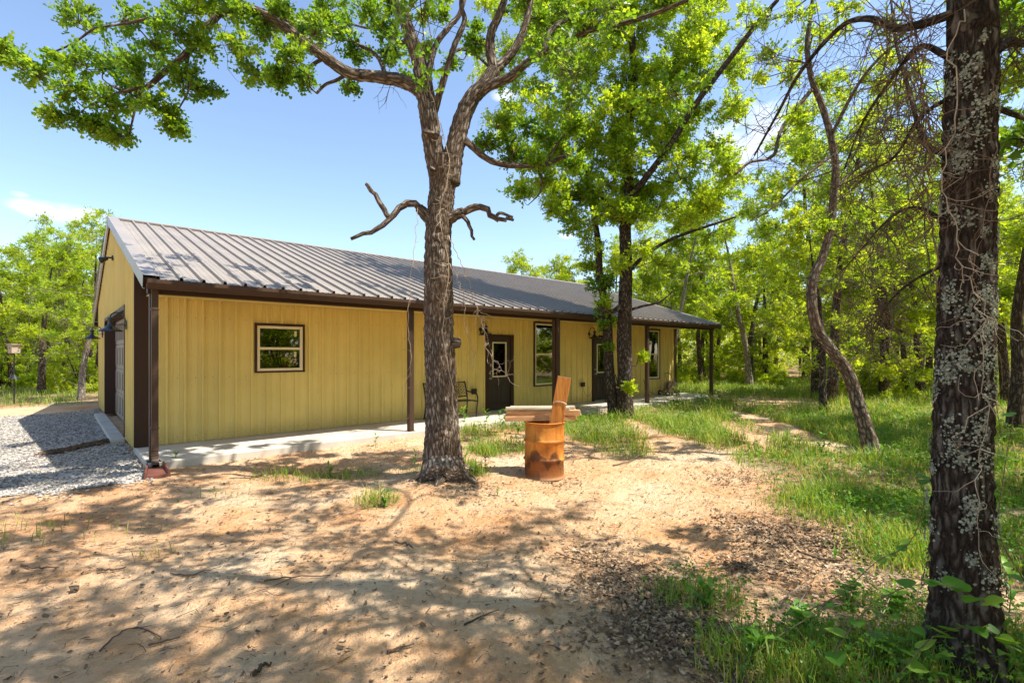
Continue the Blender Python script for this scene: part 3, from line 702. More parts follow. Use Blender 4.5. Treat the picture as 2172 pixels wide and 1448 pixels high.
for o in [o for o in bpy.data.objects if o.name.startswith('garden_bench')]: o.rotation_euler.z = 0; o.scale = (1, -1, 1) if False else (1, 1, 1)
bn = bpy.data.objects['garden_bench']; bn.rotation_euler.z = math.pi; bn.location = (6.2, -.62, SLAB)
bn.rotation_euler.z = 0; 
for c in bn.children: c.scale = (1, -1, 1)
b2 = bench((12.85, -.72, SLAB), 0, .62, 'black metal porch chair half hidden behind the two close trunks', 'porch_chair'); b2['category'] = 'chair'
for c in b2.children: c.scale = (1, -1, 1)

# hose reel cart
c = (16.35, -.42, SLAB); t = empty('hose_reel', 'tan plastic hose reel cart parked on the porch near the house corner', 'hose reel', c, math.radians(-28))
for s in (-1, 1):
    g = Geo(); v = [(-.30, .0), (-.24, .10), (-.10, .32), (-.03, .44), (.06, .44), (.12, .32), (.26, .06), (.26, .0), (.18, .0), (.06, .25), (-.03, .27), (-.17, .0)]
    n = len(v); g.add([(x, s*.19, z) for x, z in v]+[(x, s*.225, z) for x, z in v], [tuple(range(n)), tuple(range(n, 2*n))]+[(i, (i+1) % n, n+(i+1) % n, n+i) for i in range(n)])
    g.obj('side_frame', M['hose'], t)
    g = Geo(); g.lathe([(0, -.025), (.085, -.025), (.095, -.01), (.095, .01), (.085, .025), (0, .025)], 18, (-.27, s*.27, .095), Matrix.Rotation(math.pi/2, 4, 'X')); w = g.obj('wheel', M['black'], t, True)
    g = Geo(); g.lathe([(0, -.03), (.03, -.03), (.03, .03), (0, .03)], 12, (-.27, s*.27, .095), Matrix.Rotation(math.pi/2, 4, 'X')); g.obj('hub', M['white'], w)
    g = Geo(); g.lathe([(0, -.012), (.19, -.012), (.2, 0), (.19, .012), (0, .012)], 24, (.02, s*.155, .36), Matrix.Rotation(math.pi/2, 4, 'X')); g.obj('reel_flange', M['hose'], t, True)
g = Geo(); a = np.arange(0, 2*math.pi*9, .3); g.tube(np.stack([.02+(.12+.012*np.sin(a/9))*np.cos(a), -.13+.26*a/a[-1], .36+(.12+.012*np.sin(a/9))*np.sin(a)], 1), .014, 6); g.obj('wound_hose', M['hosegreen'], t, True)
g = Geo(); g.tube(cat([(.05, -.2, .36), (.0, -.2, .55), (-.10, -.19, .80), (-.12, 0, .84), (-.10, .19, .80), (.0, .2, .55), (.05, .2, .36)]), .017, 8); g.obj('handle', M['hose'], t, True)
g = Geo(); g.bbox(-.08, .10, -.18, .18, .47, .50, .006); g.obj('tray', M['hose'], t)
g = Geo(); g.tube(cat([(15.05, -.10, .75), (15.08, -.14, .60), (15.2, -.2, .36), (15.45, -.28, .22), (15.75, -.35, .16), (16.0, -.4, .15)]), .013, 6); tag(g.obj('hose_length', M['hosegreen'], None, True), 'short dark hose curving from the wall tap toward the hose reel', 'hose')

# rusty drum
DB = PG(1155, 1003); DB[2] = float(gh(DB[0], DB[1]))
t = empty('rusty_drum', 'rusty orange steel drum standing on bare sand right of the big oak', 'drum', DB)
R = .28; H = .79
pr = [(R-.01, .0), (R+.006, .0), (R+.008, .012), (R, .02)]
def hoop(z): return [(R, z-.03), (R+.005, z-.022), (R+.021, z), (R+.005, z+.022), (R, z+.03)]
pr += hoop(.27)+hoop(.53)+[(R, H-.03), (R+.001, H-.02), (R+.009, H-.012), (R+.011, H), (R+.003, H+.006), (R-.008, H), (R-.01, H-.03), (R-.012, .04), (0, .03)]
g = Geo(); g.lathe(pr, 56)
V = np.concatenate(g.v); a = np.arctan2(V[:, 1], V[:, 0]); V[:, :2] *= (1+.012*np.sin(3*a+V[:, 2]*4)+.008*np.sin(7*a-V[:, 2]*9))[:, None]; g.v = [V]
g.obj('shell', M['rust'], t, True)
g = Geo(); g.lathe([(R+.002, H-.015), (R+.0125, H-.010), (R+.0145, H+.002), (R+.004, H+.0085), (R-.010, H+.002)], 56); g.obj('rim', M['rust'], t, True)
# timbers laid across the drum, an upright plank standing in it
RTA = math.atan2(RT[1], RT[0])
def timber(cx, back, z, L, w, h, rot, mat, label):
    base = DB + RT*cx + FW*back
    o = empty('timber', label, 'timber', (base[0], base[1], z), RTA+rot, 'timbers stacked across the rusty drum')
    me = Geo(); me.bbox(-L/2, L/2, -w/2, w/2, 0, h, .006); V = np.concatenate(me.v); V[:, 2] += .004*np.sin(V[:, 0]*3+cx*9); V += RNG.normal(0, .0012, V.shape); me.v = [V]
    me.obj('beam', M[mat], o)
    return o
z = DB[2]+H+.012
timber(-.07, -.02, z, 1.0, .10, .072, .03, 'timber', 'lowest front timber of the stack resting on the rusty drum')
timber(-.05, .10, z, 1.05, .10, .070, -.01, 'timber', 'lowest middle timber resting on the rusty drum')
timber(-.03, .215, z, 1.02, .10, .071, .02, 'timber', 'lowest rear timber resting on the rusty drum')
timber(-.02, .00, z+.076, 1.06, .10, .075, -.035, 'timber', 'middle layer front timber in the stack over the drum')
timber(-.03, .115, z+.076, 1.0, .10, .073, .015, 'timber', 'middle layer rear timber in the stack over the drum')
timber(-.10, .01, z+.156, .92, .14, .036, .012, 'timber2', 'grey weathered board lying front on top of the timber stack')
timber(-.02, .16, z+.157, .95, .13, .035, -.02, 'timber2', 'grey weathered board lying behind on top of the timber stack')
pp = DB + RT*.07 - FW*.165
o = empty('upright_plank', 'orange wooden plank standing upright and leaning right inside the drum', 'plank', (pp[0], pp[1], DB[2]+.35), RTA)
g = Geo(); Mx = Matrix.Rotation(math.radians(10.5), 4, 'Y') @ Matrix.Rotation(math.radians(-1), 4, 'X'); g.bbox(-.095, .095, -.018, .018, 0, 1.10, .004, Mx); g.obj('board', M['plank'], o)
g = Geo(); g.bbox(-.094, .094, -.0175, .0175, 1.1005, 1.104, .001, Mx); g.obj('end_grain', M['timber2'], o)
g = Geo(); g.tube(cat([Mx @ Vector(q) for q in ((-.097, -.03, .72), (-.05, -.024, .745), (.04, -.023, .75), (.097, -.03, .73))]), .004, 5); g.obj('wire', M['grey'], o)

# birdhouse on a pole
b = PG(30, 856); b[2] = float(gh(b[0], b[1]))
t = empty('birdhouse', 'pale wooden birdhouse on a thin dark pole at the edge of the wood', 'birdhouse', b, .5)
g = Geo(); g.tube([(0, 0, 0), (0, 0, 1.72)], .02, 8); g.obj('pole', M['black'], t)
g = Geo(); g.bbox(-.12, .12, -.11, .11, 1.72, 2.0, .006); g.obj('box', M['timber2'], t)
g = Geo(); g.bbox(-.15, .15, -.16, .14, 2.003, 2.03, .005); g.obj('roof', M['timber2'], t)
g = Geo(); g.lathe([(0, 0), (.022, 0), (.022, .004), (0, .004)], 12, (-.124, 0, 1.9), Matrix.Rotation(-math.pi/2, 4, 'Y')); g.obj('entrance_hole', M['black'], t)
g = Geo(); g.lathe([(.0, 1.0), (.02, 1.0), (.16, .85), (.155, .85), (.02, .985)], 16); g.obj('squirrel_baffle', M['black'], t)

# ------------------------------------------------------------------ trees
LT = np.array([(0, 0, 0), (.33, .50, .07), (-.33, .50, .07), (0, .60, -.03), (.22, .93, .05), (-.22, .93, .05), (0, 1.05, -.06)])
LF = np.array([(0, 1, 3), (0, 3, 2), (3, 4, 6), (3, 6, 5)])
def leaves(geo, P, D, rng, size, svar=.48, upb=.5, cv=None):
    n = len(P)
    if n == 0: return
    d = D+rng.normal(0, .75, (n, 3)); d /= np.linalg.norm(d, axis=1, keepdims=True)
    nn = rng.normal(0, .7, (n, 3))+np.array([0, 0, upb]); nn -= d*np.sum(nn*d, 1, keepdims=True); nn /= np.maximum(np.linalg.norm(nn, axis=1, keepdims=True), 1e-6)
    x = np.cross(d, nn); s = size*(1+rng.uniform(-svar, svar, n)); s = s[:, None, None]
    V = P[:, None]+s*(LT[None, :, 0:1]*x[:, None]+LT[None, :, 1:2]*d[:, None]+LT[None, :, 2:3]*nn[:, None])
    r = np.clip((rng.random(n) if cv is None else .4*cv+.6*rng.random(n)**1.2), 0, 1)
    geo.add(V, (np.arange(n)[:, None, None]*7+LF[None]).reshape(-1, 3), np.repeat(np.stack([r, r*0, r*0], 1), 7, 0))
class Tree:
    def __init__(s, seed): s.r = np.random.default_rng(seed); s.w = Geo(); s.l = Geo(); s.tw = Geo(); s.np = []; s.nr = []; s.seed = seed
    def limb(s, pts, r0, r1=None, wob=.0, sides=None, node=True, disp=None, res=5, geo=None, rads=None):
        P = cat(pts, res); m = len(P)
        if wob: P[1:-1] += s.r.normal(0, wob, (m-2, 3))
        R = np.linspace(r0, r1, m) if rads is None else np.interp(np.linspace(0, 1, m), np.linspace(0, 1, len(rads)), rads)
        if disp is not None and rads is not None:      # even ring spacing so that the bark relief is even too
            ln = np.r_[0, np.cumsum(np.linalg.norm(np.diff(P, axis=0), axis=1))]; u = np.linspace(0, ln[-1], m)
            R = np.interp(u, ln, R); P = np.stack([np.interp(u, ln, P[:, q]) for q in range(3)], 1)
        sd = sides or (18 if r0 > .1 else 10 if r0 > .04 else 6 if r0 > .012 else 4)
        (geo or s.w).tube(P, R, sd, r1 is None or r1 > .004 or rads is not None, disp)
        if node: s.np += list(P[1:]); s.nr += list(R[1:])
        return P
    def reach(s, c, rk=.011, zb=.6):
        A = np.array(s.np); d = c-A; L = np.linalg.norm(d, axis=1); cost = L+zb*np.clip(A[:, 2]-c[2]+.1, 0, 9)-.8*np.minimum(np.array(s.nr), .12)
        i = int(np.argmin(cost)); a = A[i]; l = L[i]
        if l < .05: return a
        mid = (a+c)/2+s.r.normal(0, .10*l, 3)+np.array([0, 0, -.06*l]); q = a*.72+mid*.28+s.r.normal(0, .05*l, 3); q2 = mid*.4+c*.6+s.r.normal(0, .07*l, 3)
        r = min(s.nr[i]*.75, rk*(.5+l)); s.limb([a, q, mid, q2, c], r, max(.004, r*.35), res=3); return a
    def clump(s, c, rad, ntw=14, nl=12, size=.11, rk=.011, flat=.75, leafy=True):
        c = np.asarray(c, float); a = s.reach(c, rk); cv = s.r.random()
        for k in range(ntw):
            u = s.r.normal(0, 1, 3); u /= np.linalg.norm(u); e = c+u*rad*s.r.uniform(.45, 1.0)*np.array([1, 1, flat])
            st = c+(a-c)*s.r.uniform(0, .45)*min(1, rad*1.6/max(np.linalg.norm(a-c), .01))
            mid = (st+e)/2+s.r.normal(0, .12*rad, 3)
            s.tw.tube(np.array([st, mid, e]), [.006, .004, .002], 3, False)
            if not leafy: continue
            t = s.r.uniform(.35, 1.05, nl)[:, None]; P = st+(e-st)*t+(mid-(st+e)/2)*2*t*(1-t)+s.r.normal(0, size*.35, (nl, 3))
            leaves(s.l, P, np.repeat(((e-st)/max(np.linalg.norm(e-st), .01))[None], nl, 0), s.r, size, cv=cv)
    def twigs(s, P, n, L, depth=2, r=.006, droop=.1):
        P = np.asarray(P)
        for _ in range(n):
            i = s.r.integers(0, len(P)); st = P[i]; d = s.r.normal(0, 1, 3); d[2] -= droop; d /= np.linalg.norm(d); l = L*s.r.uniform(.4, 1.2)
            pts = [st]
            for k in range(4): d = d+s.r.normal(0, .28, 3)+np.array([0, 0, -droop*.3]); d /= np.linalg.norm(d); pts.append(pts[-1]+d*l/4)
            s.tw.tube(np.array(pts), np.linspace(r, r*.35, 5), 3, False)
            if depth > 1: s.twigs(pts[1:], 3, L*.55, depth-1, r*.6, droop)
    def build(s, t, bark, leaf, o=(0, 0, 0), crown='crown'):
        o = np.asarray(o, float)
        for q in (s.w, s.l, s.tw): q.v = [v-o for v in q.v]
        tr = s.w.obj('trunk', M[bark], t, True)
        if s.tw.n: kind(s.tw.obj('twigs', M['barktwig'], t), 'stuff')
        if s.l.n: s.l.obj(crown, M[leaf], t)
        return tr
def barkdisp(amp, cell, seed):
    def f(co, R, ln):
        out = np.zeros(co.shape[:2])
        for i in range(co.shape[0]):
            if R[i] < .035: continue
            for j in range(co.shape[1]):
                x, y, z = co[i, j]; w = mnoise.noise_vector(Vector((x*14, y*14, z*6+seed)))
                d, _ = mnoise.voronoi(Vector((x/cell+w.x*.45, y/cell+w.y*.45, z/(cell*2.6)+w.z*.3+seed)))
                e = min(1., (d[1]-d[0])*2.2); out[i, j] = amp*(e-.6)*min(1, R[i]/.15)+amp*.5*mnoise.noise(Vector((x*40, y*40, z*22)))
        return out
    return f
def flare(co, R, ln): return 0

# --- the big oak in the middle
OD = 6.92; ob = PG(940, 1012, .1); ob[2] = float(gh(ob[0], ob[1]))-.08
T = Tree(11)
Q = lambda x, y, d=0: PD(x, y, OD+d)
px2r = lambda w: w/FPX*OD/2
d1 = barkdisp(.018, .052, 3)
trunk = [ob, Q(940, 985), Q(939, 950), Q(938, 900), Q(935, 800), Q(931, 700), Q(930, 600), Q(929, 520), Q(934, 440), Q(941, 380), Q(945, 335)]
tw = [px2r(w) for w in (100, 90, 79, 70, 65, 62, 60, 55, 54, 55, 62)]
T.limb(trunk, .3, None, sides=64, rads=tw, disp=d1, res=30)
def L_(pts, w0, w1, **k): w0 *= .87; w1 *= .87; return T.limb([Q(*p) for p in pts], px2r(w0), px2r(w1), sides=26 if w0 > 20 else None, disp=d1 if w0 > 12 else None, **{'res': 12 if w0 > 20 else 6, **k})
L_([(936, 400), (922, 330), (914, 280), (908, 235), (903, 200), (897, 170)], 50, 42)
L_([(966-12, 390), (962, 330), (972, 285), (985, 240), (1004, 205), (1030, 178), (1048, 150, .05)], 50, 34)
A1 = L_([(905, 215), (885, 190, -.05), (850, 172, -.1), (800, 163, -.2), (740, 155, -.3), (690, 122, -.4), (630, 78, -.5), (580, 40, -.6), (520, 18, -.7), (470, 25, -.75), (440, 60, -.8), (405, 105, -.85), (350, 152, -.95), (312, 185, -1.0), (285, 190, -1.05)], 34, 8)
L_([(690, 122, -.4), (660, 140, -.45), (640, 165, -.5), (600, 180, -.5)], 10, 4); L_([(740, 155, -.3), (715, 170, -.32), (690, 180, -.35), (672, 198, -.4)], 9, 6)
L_([(430, 75, -.8), (380, 70, -.8), (330, 40, -.8), (270, 50, -.8), (200, 60, -.8)], 11, 4); L_([(400, 110, -.85), (395, 150, -.9), (400, 190, -.95), (380, 230, -1)], 9, 3)
L_([(312, 185, -1.), (260, 195, -1.05), (210, 215, -1.1), (180, 230, -1.1)], 8, 3); L_([(300, 187, -1.), (290, 220, -1.), (280, 260, -1.0), (275, 290, -1.)], 7, 3)
L_([(200, 60, -.8), (150, 95, -.8), (90, 120, -.8)], 5, 3)
L_([(620, 70, -.5), (590, 20, -.3), (570, -30, -.2)], 14, 10); L_([(820, 165, -.15), (800, 120, .1), (760, 95, .2), (700, 70, .3), (640, 30, .4)], 12, 5)
L_([(897, 175), (888, 130), (872, 85), (858, 40), (840, 0), (825, -60), (830, -140, .2)], 40, 18)
L_([(905, 195), (912, 140), (925, 95, .1), (955, 55, .2), (975, 30, .25), (990, -20, .3)], 18, 10)
L_([(922, 235), (935, 190, -.1), (950, 140, -.15), (965, 95, -.2), (985, 45, -.2), (978, 10, -.2), (985, -50, -.1)], 18, 9)
L_([(870, 80), (845, 90, .3), (810, 55, .6), (780, 60, .9), (740, 50, 1.2)], 12, 5)
L_([(930, 210, 0), (960, 115, .3), (1000, 110, .5), (1035, 140, .2)], 9, 7)
L_([(1048, 150, .05), (1040, 110, .05), (1042, 70, .05), (1060, 30, .05), (1072, -10, .05), (1085, -90, 0)], 26, 14)
L_([(1048, 152, .05), (1075, 125, .1), (1100, 90, .15), (1118, 40, .2), (1130, -20, .25), (1150, -80, .3)], 24, 12)
L_([(1010, 198), (1050, 178, -.05), (1085, 162, -.1), (1110, 140, -.15), (1150, 112, -.2), (1200, 86, -.25), (1260, 62, -.3), (1330, 48, -.4), (1400, 25, -.5), (1460, 0, -.6)], 24, 8)
L_([(1155, 110, -.2), (1165, 70, -.1), (1195, 45, 0), (1240, 30, .1), (1290, 10, .2)], 16, 6)
A2 = L_([(978, 290), (1000, 310, .0), (1030, 335, .05), (1070, 350, .1), (1115, 352, .15), (1155, 350, .2), (1190, 335, .25), (1215, 330, .3)], 19, 8)
L_([(1140, 352, .2), (1148, 385, .2), (1145, 410, .2), (1120, 435, .2)], 7, 2); L_([(1160, 345, .2), (1180, 310, .2), (1210, 270, .25), (1235, 240, .3)], 8, 3)
# dead limbs
L_([(908, 462), (890, 440, -.05), (868, 431, -.1), (846, 440, -.15), (828, 466, -.2), (800, 487, -.25), (770, 494, -.3), (744, 507, -.3)], 22, 8, wob=.016, res=2)
L_([(829, 466, -.2), (812, 443, -.2), (795, 415, -.2), (779, 398, -.2), (777, 391, -.2)], 14, 9, wob=.012, res=2)
L_([(958, 460), (985, 448, -.05), (1010, 441, -.1), (1030, 446, -.12), (1045, 462, -.15), (1060, 468, -.15), (1075, 463, -.15), (1090, 467, -.15)], 21, 7, wob=.014, res=2); L_([(1050, 466, -.15), (1060, 452, -.15), (1088, 461, -.15)], 9, 6)
L_([(975, 455, -.05), (992, 470, -.1), (999, 492, -.1), (1006, 508, -.1)], 13, 7, wob=.012, res=2)
L_([(922, 470), (905, 458, -.02), (888, 440, -.05)], 40, 22); L_([(942, 466), (962, 458, -.02), (984, 448, -.05)], 38, 20)
for (a, b, c) in (((930, 985, -.1), (900, 1006, -.25), (868, 1018, -.3)), ((955, 985, -.1), (985, 1008, -.2), (1012, 1022, -.35)), ((940, 985, -.15), (935, 1012, -.4), (925, 1030, -.6)), ((965, 990, .1), (1000, 1002, .2), (1040, 1008, .3))):
    L_([(938, 985, 0), b, (c[0], c[1]+4, c[2])], 46, 10)
# knot on the right side of the trunk, small stubs
L_([(955, 728), (968, 727, -.05), (976, 728, -.06)], 30, 22); L_([(930, 290, -.1), (912, 282, -.15), (900, 278, -.15)], 16, 10); L_([(925, 365, -.1), (912, 356, -.2)], 18, 12)
CL = [(60, 150, 40), (20, 110, 25), (150, 180, 48), (110, 245, 22), (235, 230, 45), (250, 285, 28), (330, 230, 38), (435, 195, 33), (372, 268, 18), (300, 150, 55), (225, 120, 55), (165, 40, 50), (265, 40, 55), (365, 50, 55), (440, 95, 45), (410, 20, 50),
      (190, 250, 25), (155, 130, 40), (340, 110, 45), (280, 200, 40), (395, 165, 38), (210, 275, 18),
      (510, 95, 36), (545, 150, 40), (615, 120, 40), (640, 165, 26), (680, 55, 42), (560, 55, 38), (600, 25, 40), (500, 20, 40), (590, 165, 24), (470, -20, 45)]
for x, y, w in CL: T.clump(PD(x, y, OD-.85+T.r.uniform(-.45, .45)), w/FPX*OD*.95, 16, 16, .082)
CL = [(730, 55, 45), (785, 25, 42), (760, 105, 38), (820, 65, 34), (826, 118, 28), (742, 186, 14), (862, 172, 16), (1005, 92, 20),
      (1135, 45, 38), (1200, 25, 45), (1280, 18, 42), (1135, 100, 22), (1350, 15, 38), (1420, 5, 36), (1105, 0, 36), (700, 10, 45), (650, 60, 36), (840, 10, 30), (1180, 60, 30), (1240, 50, 28), (1310, 55, 24)]
for x, y, w in CL: T.clump(PD(x, y, OD+T.r.uniform(-.4, .9)), w/FPX*OD, 15, 15, .082)
for x, y, w in ((905, 105, 20), (960, 135, 20), (935, 30, 20), (900, 30, 18), (1010, 60, 18)): T.clump(PD(x, y, OD+T.r.uniform(.7, 1.2)), w/FPX*OD, 12, 12, .082)
CL = [(1035, 300, 26), (1088, 305, 36), (1135, 335, 36), (1065, 262, 24), (1120, 268, 28), (1185, 325, 34), (1150, 380, 26), (1080, 335, 24), (1160, 290, 30), (1215, 270, 30), (1225, 350, 26), (1110, 410, 16)]
for x, y, w in CL: T.clump(PD(x, y, OD+.2+T.r.uniform(-.3, .5)), w/FPX*OD, 15, 15, .082)
for k in range(46):                                    # the crown above the frame, which throws the dappled shade
    a = T.r.uniform(0, 6.28); rr = 3.9*math.sqrt(T.r.random()); T.clump([ob[0]+rr*math.cos(a), ob[1]+rr*math.sin(a), T.r.uniform(6.9, 9.6)-.10*rr*rr*.4], T.r.uniform(.32, .55), 12, 11, .125)
for k in range(14):
    P_ = A1; T.twigs(P_[20:], 1, .5, 2, .006)
t = empty('oak_tree', 'big forked oak with fissured bark and dead stubs in front of the house', 'tree', ob)
T.build(t, 'barkoak', 'oak', ob)

# dry vines on the oak
def vine(pts, r, name, label, mat='vine', side=0, seed=1, sl=.25):
    rr = np.random.default_rng(seed); o = np.array(pts[-1]); g = Geo(); P = cat(pts, 5); P[1:-1] += rr.normal(0, .012, (len(P)-2, 3)); g.tube(P-o, np.linspace(r, r*.5, len(P)), 5)
    t = empty(name, label, 'vine', o); g.obj('stem', M[mat], t, True)
    if side:
        g = Geo()
        for _ in range(side):
            q = P[rr.integers(len(P)//4, len(P))]; d = rr.normal(0, 1, 3); d[2] -= .7; d /= np.linalg.norm(d); l = sl*rr.uniform(.3, 1.2); pp = [q]
            for k in range(5): d = d+rr.normal(0, .5, 3); d /= np.linalg.norm(d); pp.append(pp[-1]+d*l/5)
            g.tube(np.array(pp)-o, np.linspace(r*.6, r*.25, 6), 4, False)
        kind(g.obj('tendrils', M[mat], t), 'stuff')
    return t
vine([Q(886, 436, -.08), Q(884, 480, -.2), Q(880, 520, -.3), Q(872, 600, -.35), Q(866, 690, -.3), Q(872, 760, -.32), Q(860, 830, -.3), Q(852, 890, -.3)], .005, 'hanging_vine', 'pale dry vine hanging left of the big oak trunk', side=12, seed=5, sl=.2)
vine([Q(952, 500, -.2), Q(972, 545, -.26), Q(988, 585, -.3), Q(1000, 620, -.35), Q(1010, 655, -.35), Q(1025, 690, -.35), Q(1030, 735, -.4), Q(1050, 765, -.4), Q(1075, 795, -.4)], .006, 'hanging_vine', 'bleached dry vine hanging right of the oak before the porch door', side=34, seed=8, sl=.32)
vine([Q(955, 560, -.22), Q(972, 595, -.3), Q(985, 640, -.35), Q(985, 690, -.35), Q(1000, 730, -.35), Q(1004, 780, -.35)], .005, 'hanging_vine', 'thin bleached vine dangling close to the oak trunk knot', side=16, seed=9, sl=.2)
vine([Q(952, 960, -.26), Q(962, 850, -.26), Q(940, 700, -.27), Q(950, 560, -.25), Q(932, 450, -.24), Q(955, 350, -.2), Q(925, 240, -.16), Q(895, 120, -.15), Q(872, 40, -.15)], .007, 'climbing_vine', 'grey dry vine climbing straight up the big oak trunk', side=60, seed=12, sl=.22)

# --- the pair of trunks before the far porch
def tree_px(seed, depth, pts, ws, bark, label, clumps, size, leafm, zb=0, ntw=12, nl=11, group=None, disp=None, sides=24, extra=(), name='oak_tree', ck=1., twig=0, dj=1.0):
    T = Tree(seed); P = [PD(x, y, depth+(d[0] if d else 0)) for x, y, *d in pts]; P[0][2] = float(gh(P[0][0], P[0][1]))-.06; b = P[0].copy()
    T.limb(P, .1, None, rads=[w/FPX*depth/2/math.sqrt(1+((pts[0][0]-CX)/FPX)**2) for w in ws], sides=sides, disp=disp, res=10)
    for e, w0, w1 in extra: T.limb([PD(x, y, depth+(d[0] if d else 0)) for x, y, *d in e], w0/FPX*depth/2, w1/FPX*depth/2, res=6)
    for x, y, w, *d in clumps: T.clump(PD(x, y, depth+(d[0] if d else T.r.uniform(-dj, dj))), w/FPX*depth*ck, ntw, nl, size)
    if twig: T.twigs(np.array(T.np)[len(T.np)//6:], twig, .9, 2, .006)
    t = empty(name, label, 'tree', b, 0, group); T.build(t, bark, leafm, b); return t, T
r_ = np.random.default_rng(3)
cl2 = []
for _ in range(300):
    x = r_.normal(1345, 170); y = r_.uniform(-30, 470)
    lim = 320 if y < 250 else 330-abs(y-250)*.6
    if abs(x-1330) > lim or (x < 1130 and y > 420) or (x > 1590): continue
    cl2.append((x, y, r_.uniform(26, 50)))
cl2 += [(1150, 400, 34), (1180, 450, 34), (1215, 480, 30), (1160, 350, 30), (1250, 520, 36), (1270, 590, 32), (1285, 640, 26), (1250, 560, 26), (1290, 680, 20), (1400, 560, 34), (1430, 520, 34), (1380, 600, 30), (1360, 520, 36), (1310, 560, 30), (1350, 450, 40), (1290, 460, 40),
         (1450, 470, 36), (1500, 430, 40), (1550, 400, 40), (1500, 500, 34), (1365, 755, 12), (1335, 820, 9)]
for _ in range(26): cl2.append((r_.normal(1340, 140), r_.uniform(-330, -40), r_.uniform(36, 56)))
tree_px(21, 13.5, [(1327, 895), (1326, 860), (1326, 800), (1324, 720), (1326, 640), (1328, 560), (1326, 480), (1332, 400), (1330, 320), (1338, 240), (1345, 160), (1340, 60), (1345, -60), (1350, -160)], [42, 36, 33, 32, 29, 27, 25, 23, 20, 18, 16, 13, 9, 5],
        'barkdark', 'tall leafy oak with dark straight trunk beside the porch, right of the close pair', cl2, .112, 'oak2', ntw=15, nl=15, disp=barkdisp(.014, .06, 9), sides=28,
        extra=[([(1330, 425), (1360, 390, -.3), (1420, 310, -.7), (1480, 215, -1.1), (1560, 110, -1.6), (1610, 45, -1.9), (1650, 0, -2.1)], 15, 7), ([(1326, 470), (1290, 430), (1250, 400), (1230, 370)], 9, 4),
               ([(1330, 580), (1370, 540), (1430, 505), (1530, 470), (1560, 460)], 9, 4), ([(1326, 640), (1300, 660, -.3), (1275, 655, -.4), (1268, 650, -.4)], 12, 8), ([(1328, 660), (1360, 650), (1400, 640), (1430, 615)], 7, 2)], twig=30)
cl3 = [(1280, 690, 16), (1290, 735, 10), (1275, 650, 20), (1262, 610, 20), (1290, 600, 22), (1255, 560, 24), (1265, 520, 26), (1240, 490, 26), (1230, 430, 30), (1250, 380, 34), (1220, 350, 30), (1190, 400, 28), (1280, 440, 30), (1205, 470, 24)]
tree_px(22, 13.7, [(1301, 892), (1300, 860), (1293, 800), (1290, 740), (1288, 690), (1283, 640), (1272, 590), (1270, 530), (1262, 470), (1250, 410), (1240, 350), (1235, 300)], [30, 25, 23, 22, 20, 18, 16, 14, 12, 10, 7, 4],
        'barkdark', 'thinner crooked oak trunk standing left in the close pair by the porch', cl3, .11, 'oak', disp=barkdisp(.012, .06, 4), sides=20, twig=16, dj=.5)
# --- leaning tree on the right
cl4 = [(1720, 90, 40), (1680, 150, 34), (1640, 110, 34), (1760, 60, 40), (1800, 20, 40), (1850, 330, 30), (1660, 380, 34), (1700, 330, 26), (1790, 420, 28), (1820, 470, 30), (1750, 480, 26), (1850, 500, 28), (1700, 20, 40), (1620, 40, 36), (1740, 180, 24), (1690, 250, 24), (1840, 250, 26),
       (1800, 750, 18), (1815, 735, 14), (1770, 600, 12), (1890, 60, 36), (1940, 150, 30), (1900, 420, 26), (1930, 330, 26), (1610, 160, 26), (1870, 180, 30)]
for _ in range(16): cl4.append((r_.normal(1740, 150), r_.uniform(-330, -30), r_.uniform(40, 60)))
tree_px(23, 8.5, [(1850, 972), (1845, 940), (1830, 890), (1812, 830), (1795, 785), (1762, 740), (1735, 700), (1722, 650), (1724, 595), (1745, 545), (1760, 490), (1768, 420), (1772, 350), (1760, 280), (1742, 220), (1722, 170), (1712, 100), (1720, 30), (1730, -60), (1735, -180)],
        [50, 40, 34, 32, 30, 28, 26, 25, 25, 22, 20, 19, 18, 17, 16, 14, 12, 10, 8, 5], 'barkoak', 'slender crooked oak leaning left over the grass on the right', cl4, .09, 'oak2', ntw=13, nl=11, disp=barkdisp(.010, .04, 6), sides=24,
        extra=[([(1722, 190), (1660, 270, -.5), (1640, 330, -.7), (1590, 345, -.9), (1560, 370, -1)], 9, 4), ([(1770, 400), (1830, 350, .2), (1890, 335, .3), (1960, 320, .4)], 8, 3), ([(1765, 330), (1700, 380, -.3), (1640, 440, -.5), (1590, 470, -.6)], 7, 2), ([(1762, 290), (1820, 180, -.4), (1880, 110, -.7), (1960, 60, -1)], 8, 4)], twig=60)
# --- the big lichened trunk at the right edge
T = Tree(24); D5 = 2.82; b5 = PG(2045, 1400); b5[2] = float(gh(b5[0], b5[1]))-.06
S5 = lambda x, y, d=0: PD(x, y, D5+d)
pts5 = [b5, S5(2047, 1370), S5(2046, 1320), S5(2044, 1250), S5(2042, 1150), S5(2040, 1000), S5(2043, 850), S5(2046, 700), S5(2052, 550), S5(2055, 400), S5(2058, 250), S5(2062, 80), S5(2060, -100), S5(2050, -350), S5(2040, -650), S5(2060, -1000), S5(2055, -1500), S5(2060, -2200)]
w5 = [205, 190, 165, 150, 140, 131, 128, 124, 121, 118, 116, 112, 108, 100, 90, 76, 55, 25]; w5 = [w*.76 for w in w5]
d5 = barkdisp(.016, .034, 2)
PT5 = T.limb(pts5[:12], .2, None, rads=[w/FPX*D5/2 for w in w5[:12]], sides=88, disp=d5, res=26)
T.limb(pts5[11:], .2, None, rads=[w/FPX*D5/2 for w in w5[11:]], sides=24, res=6)
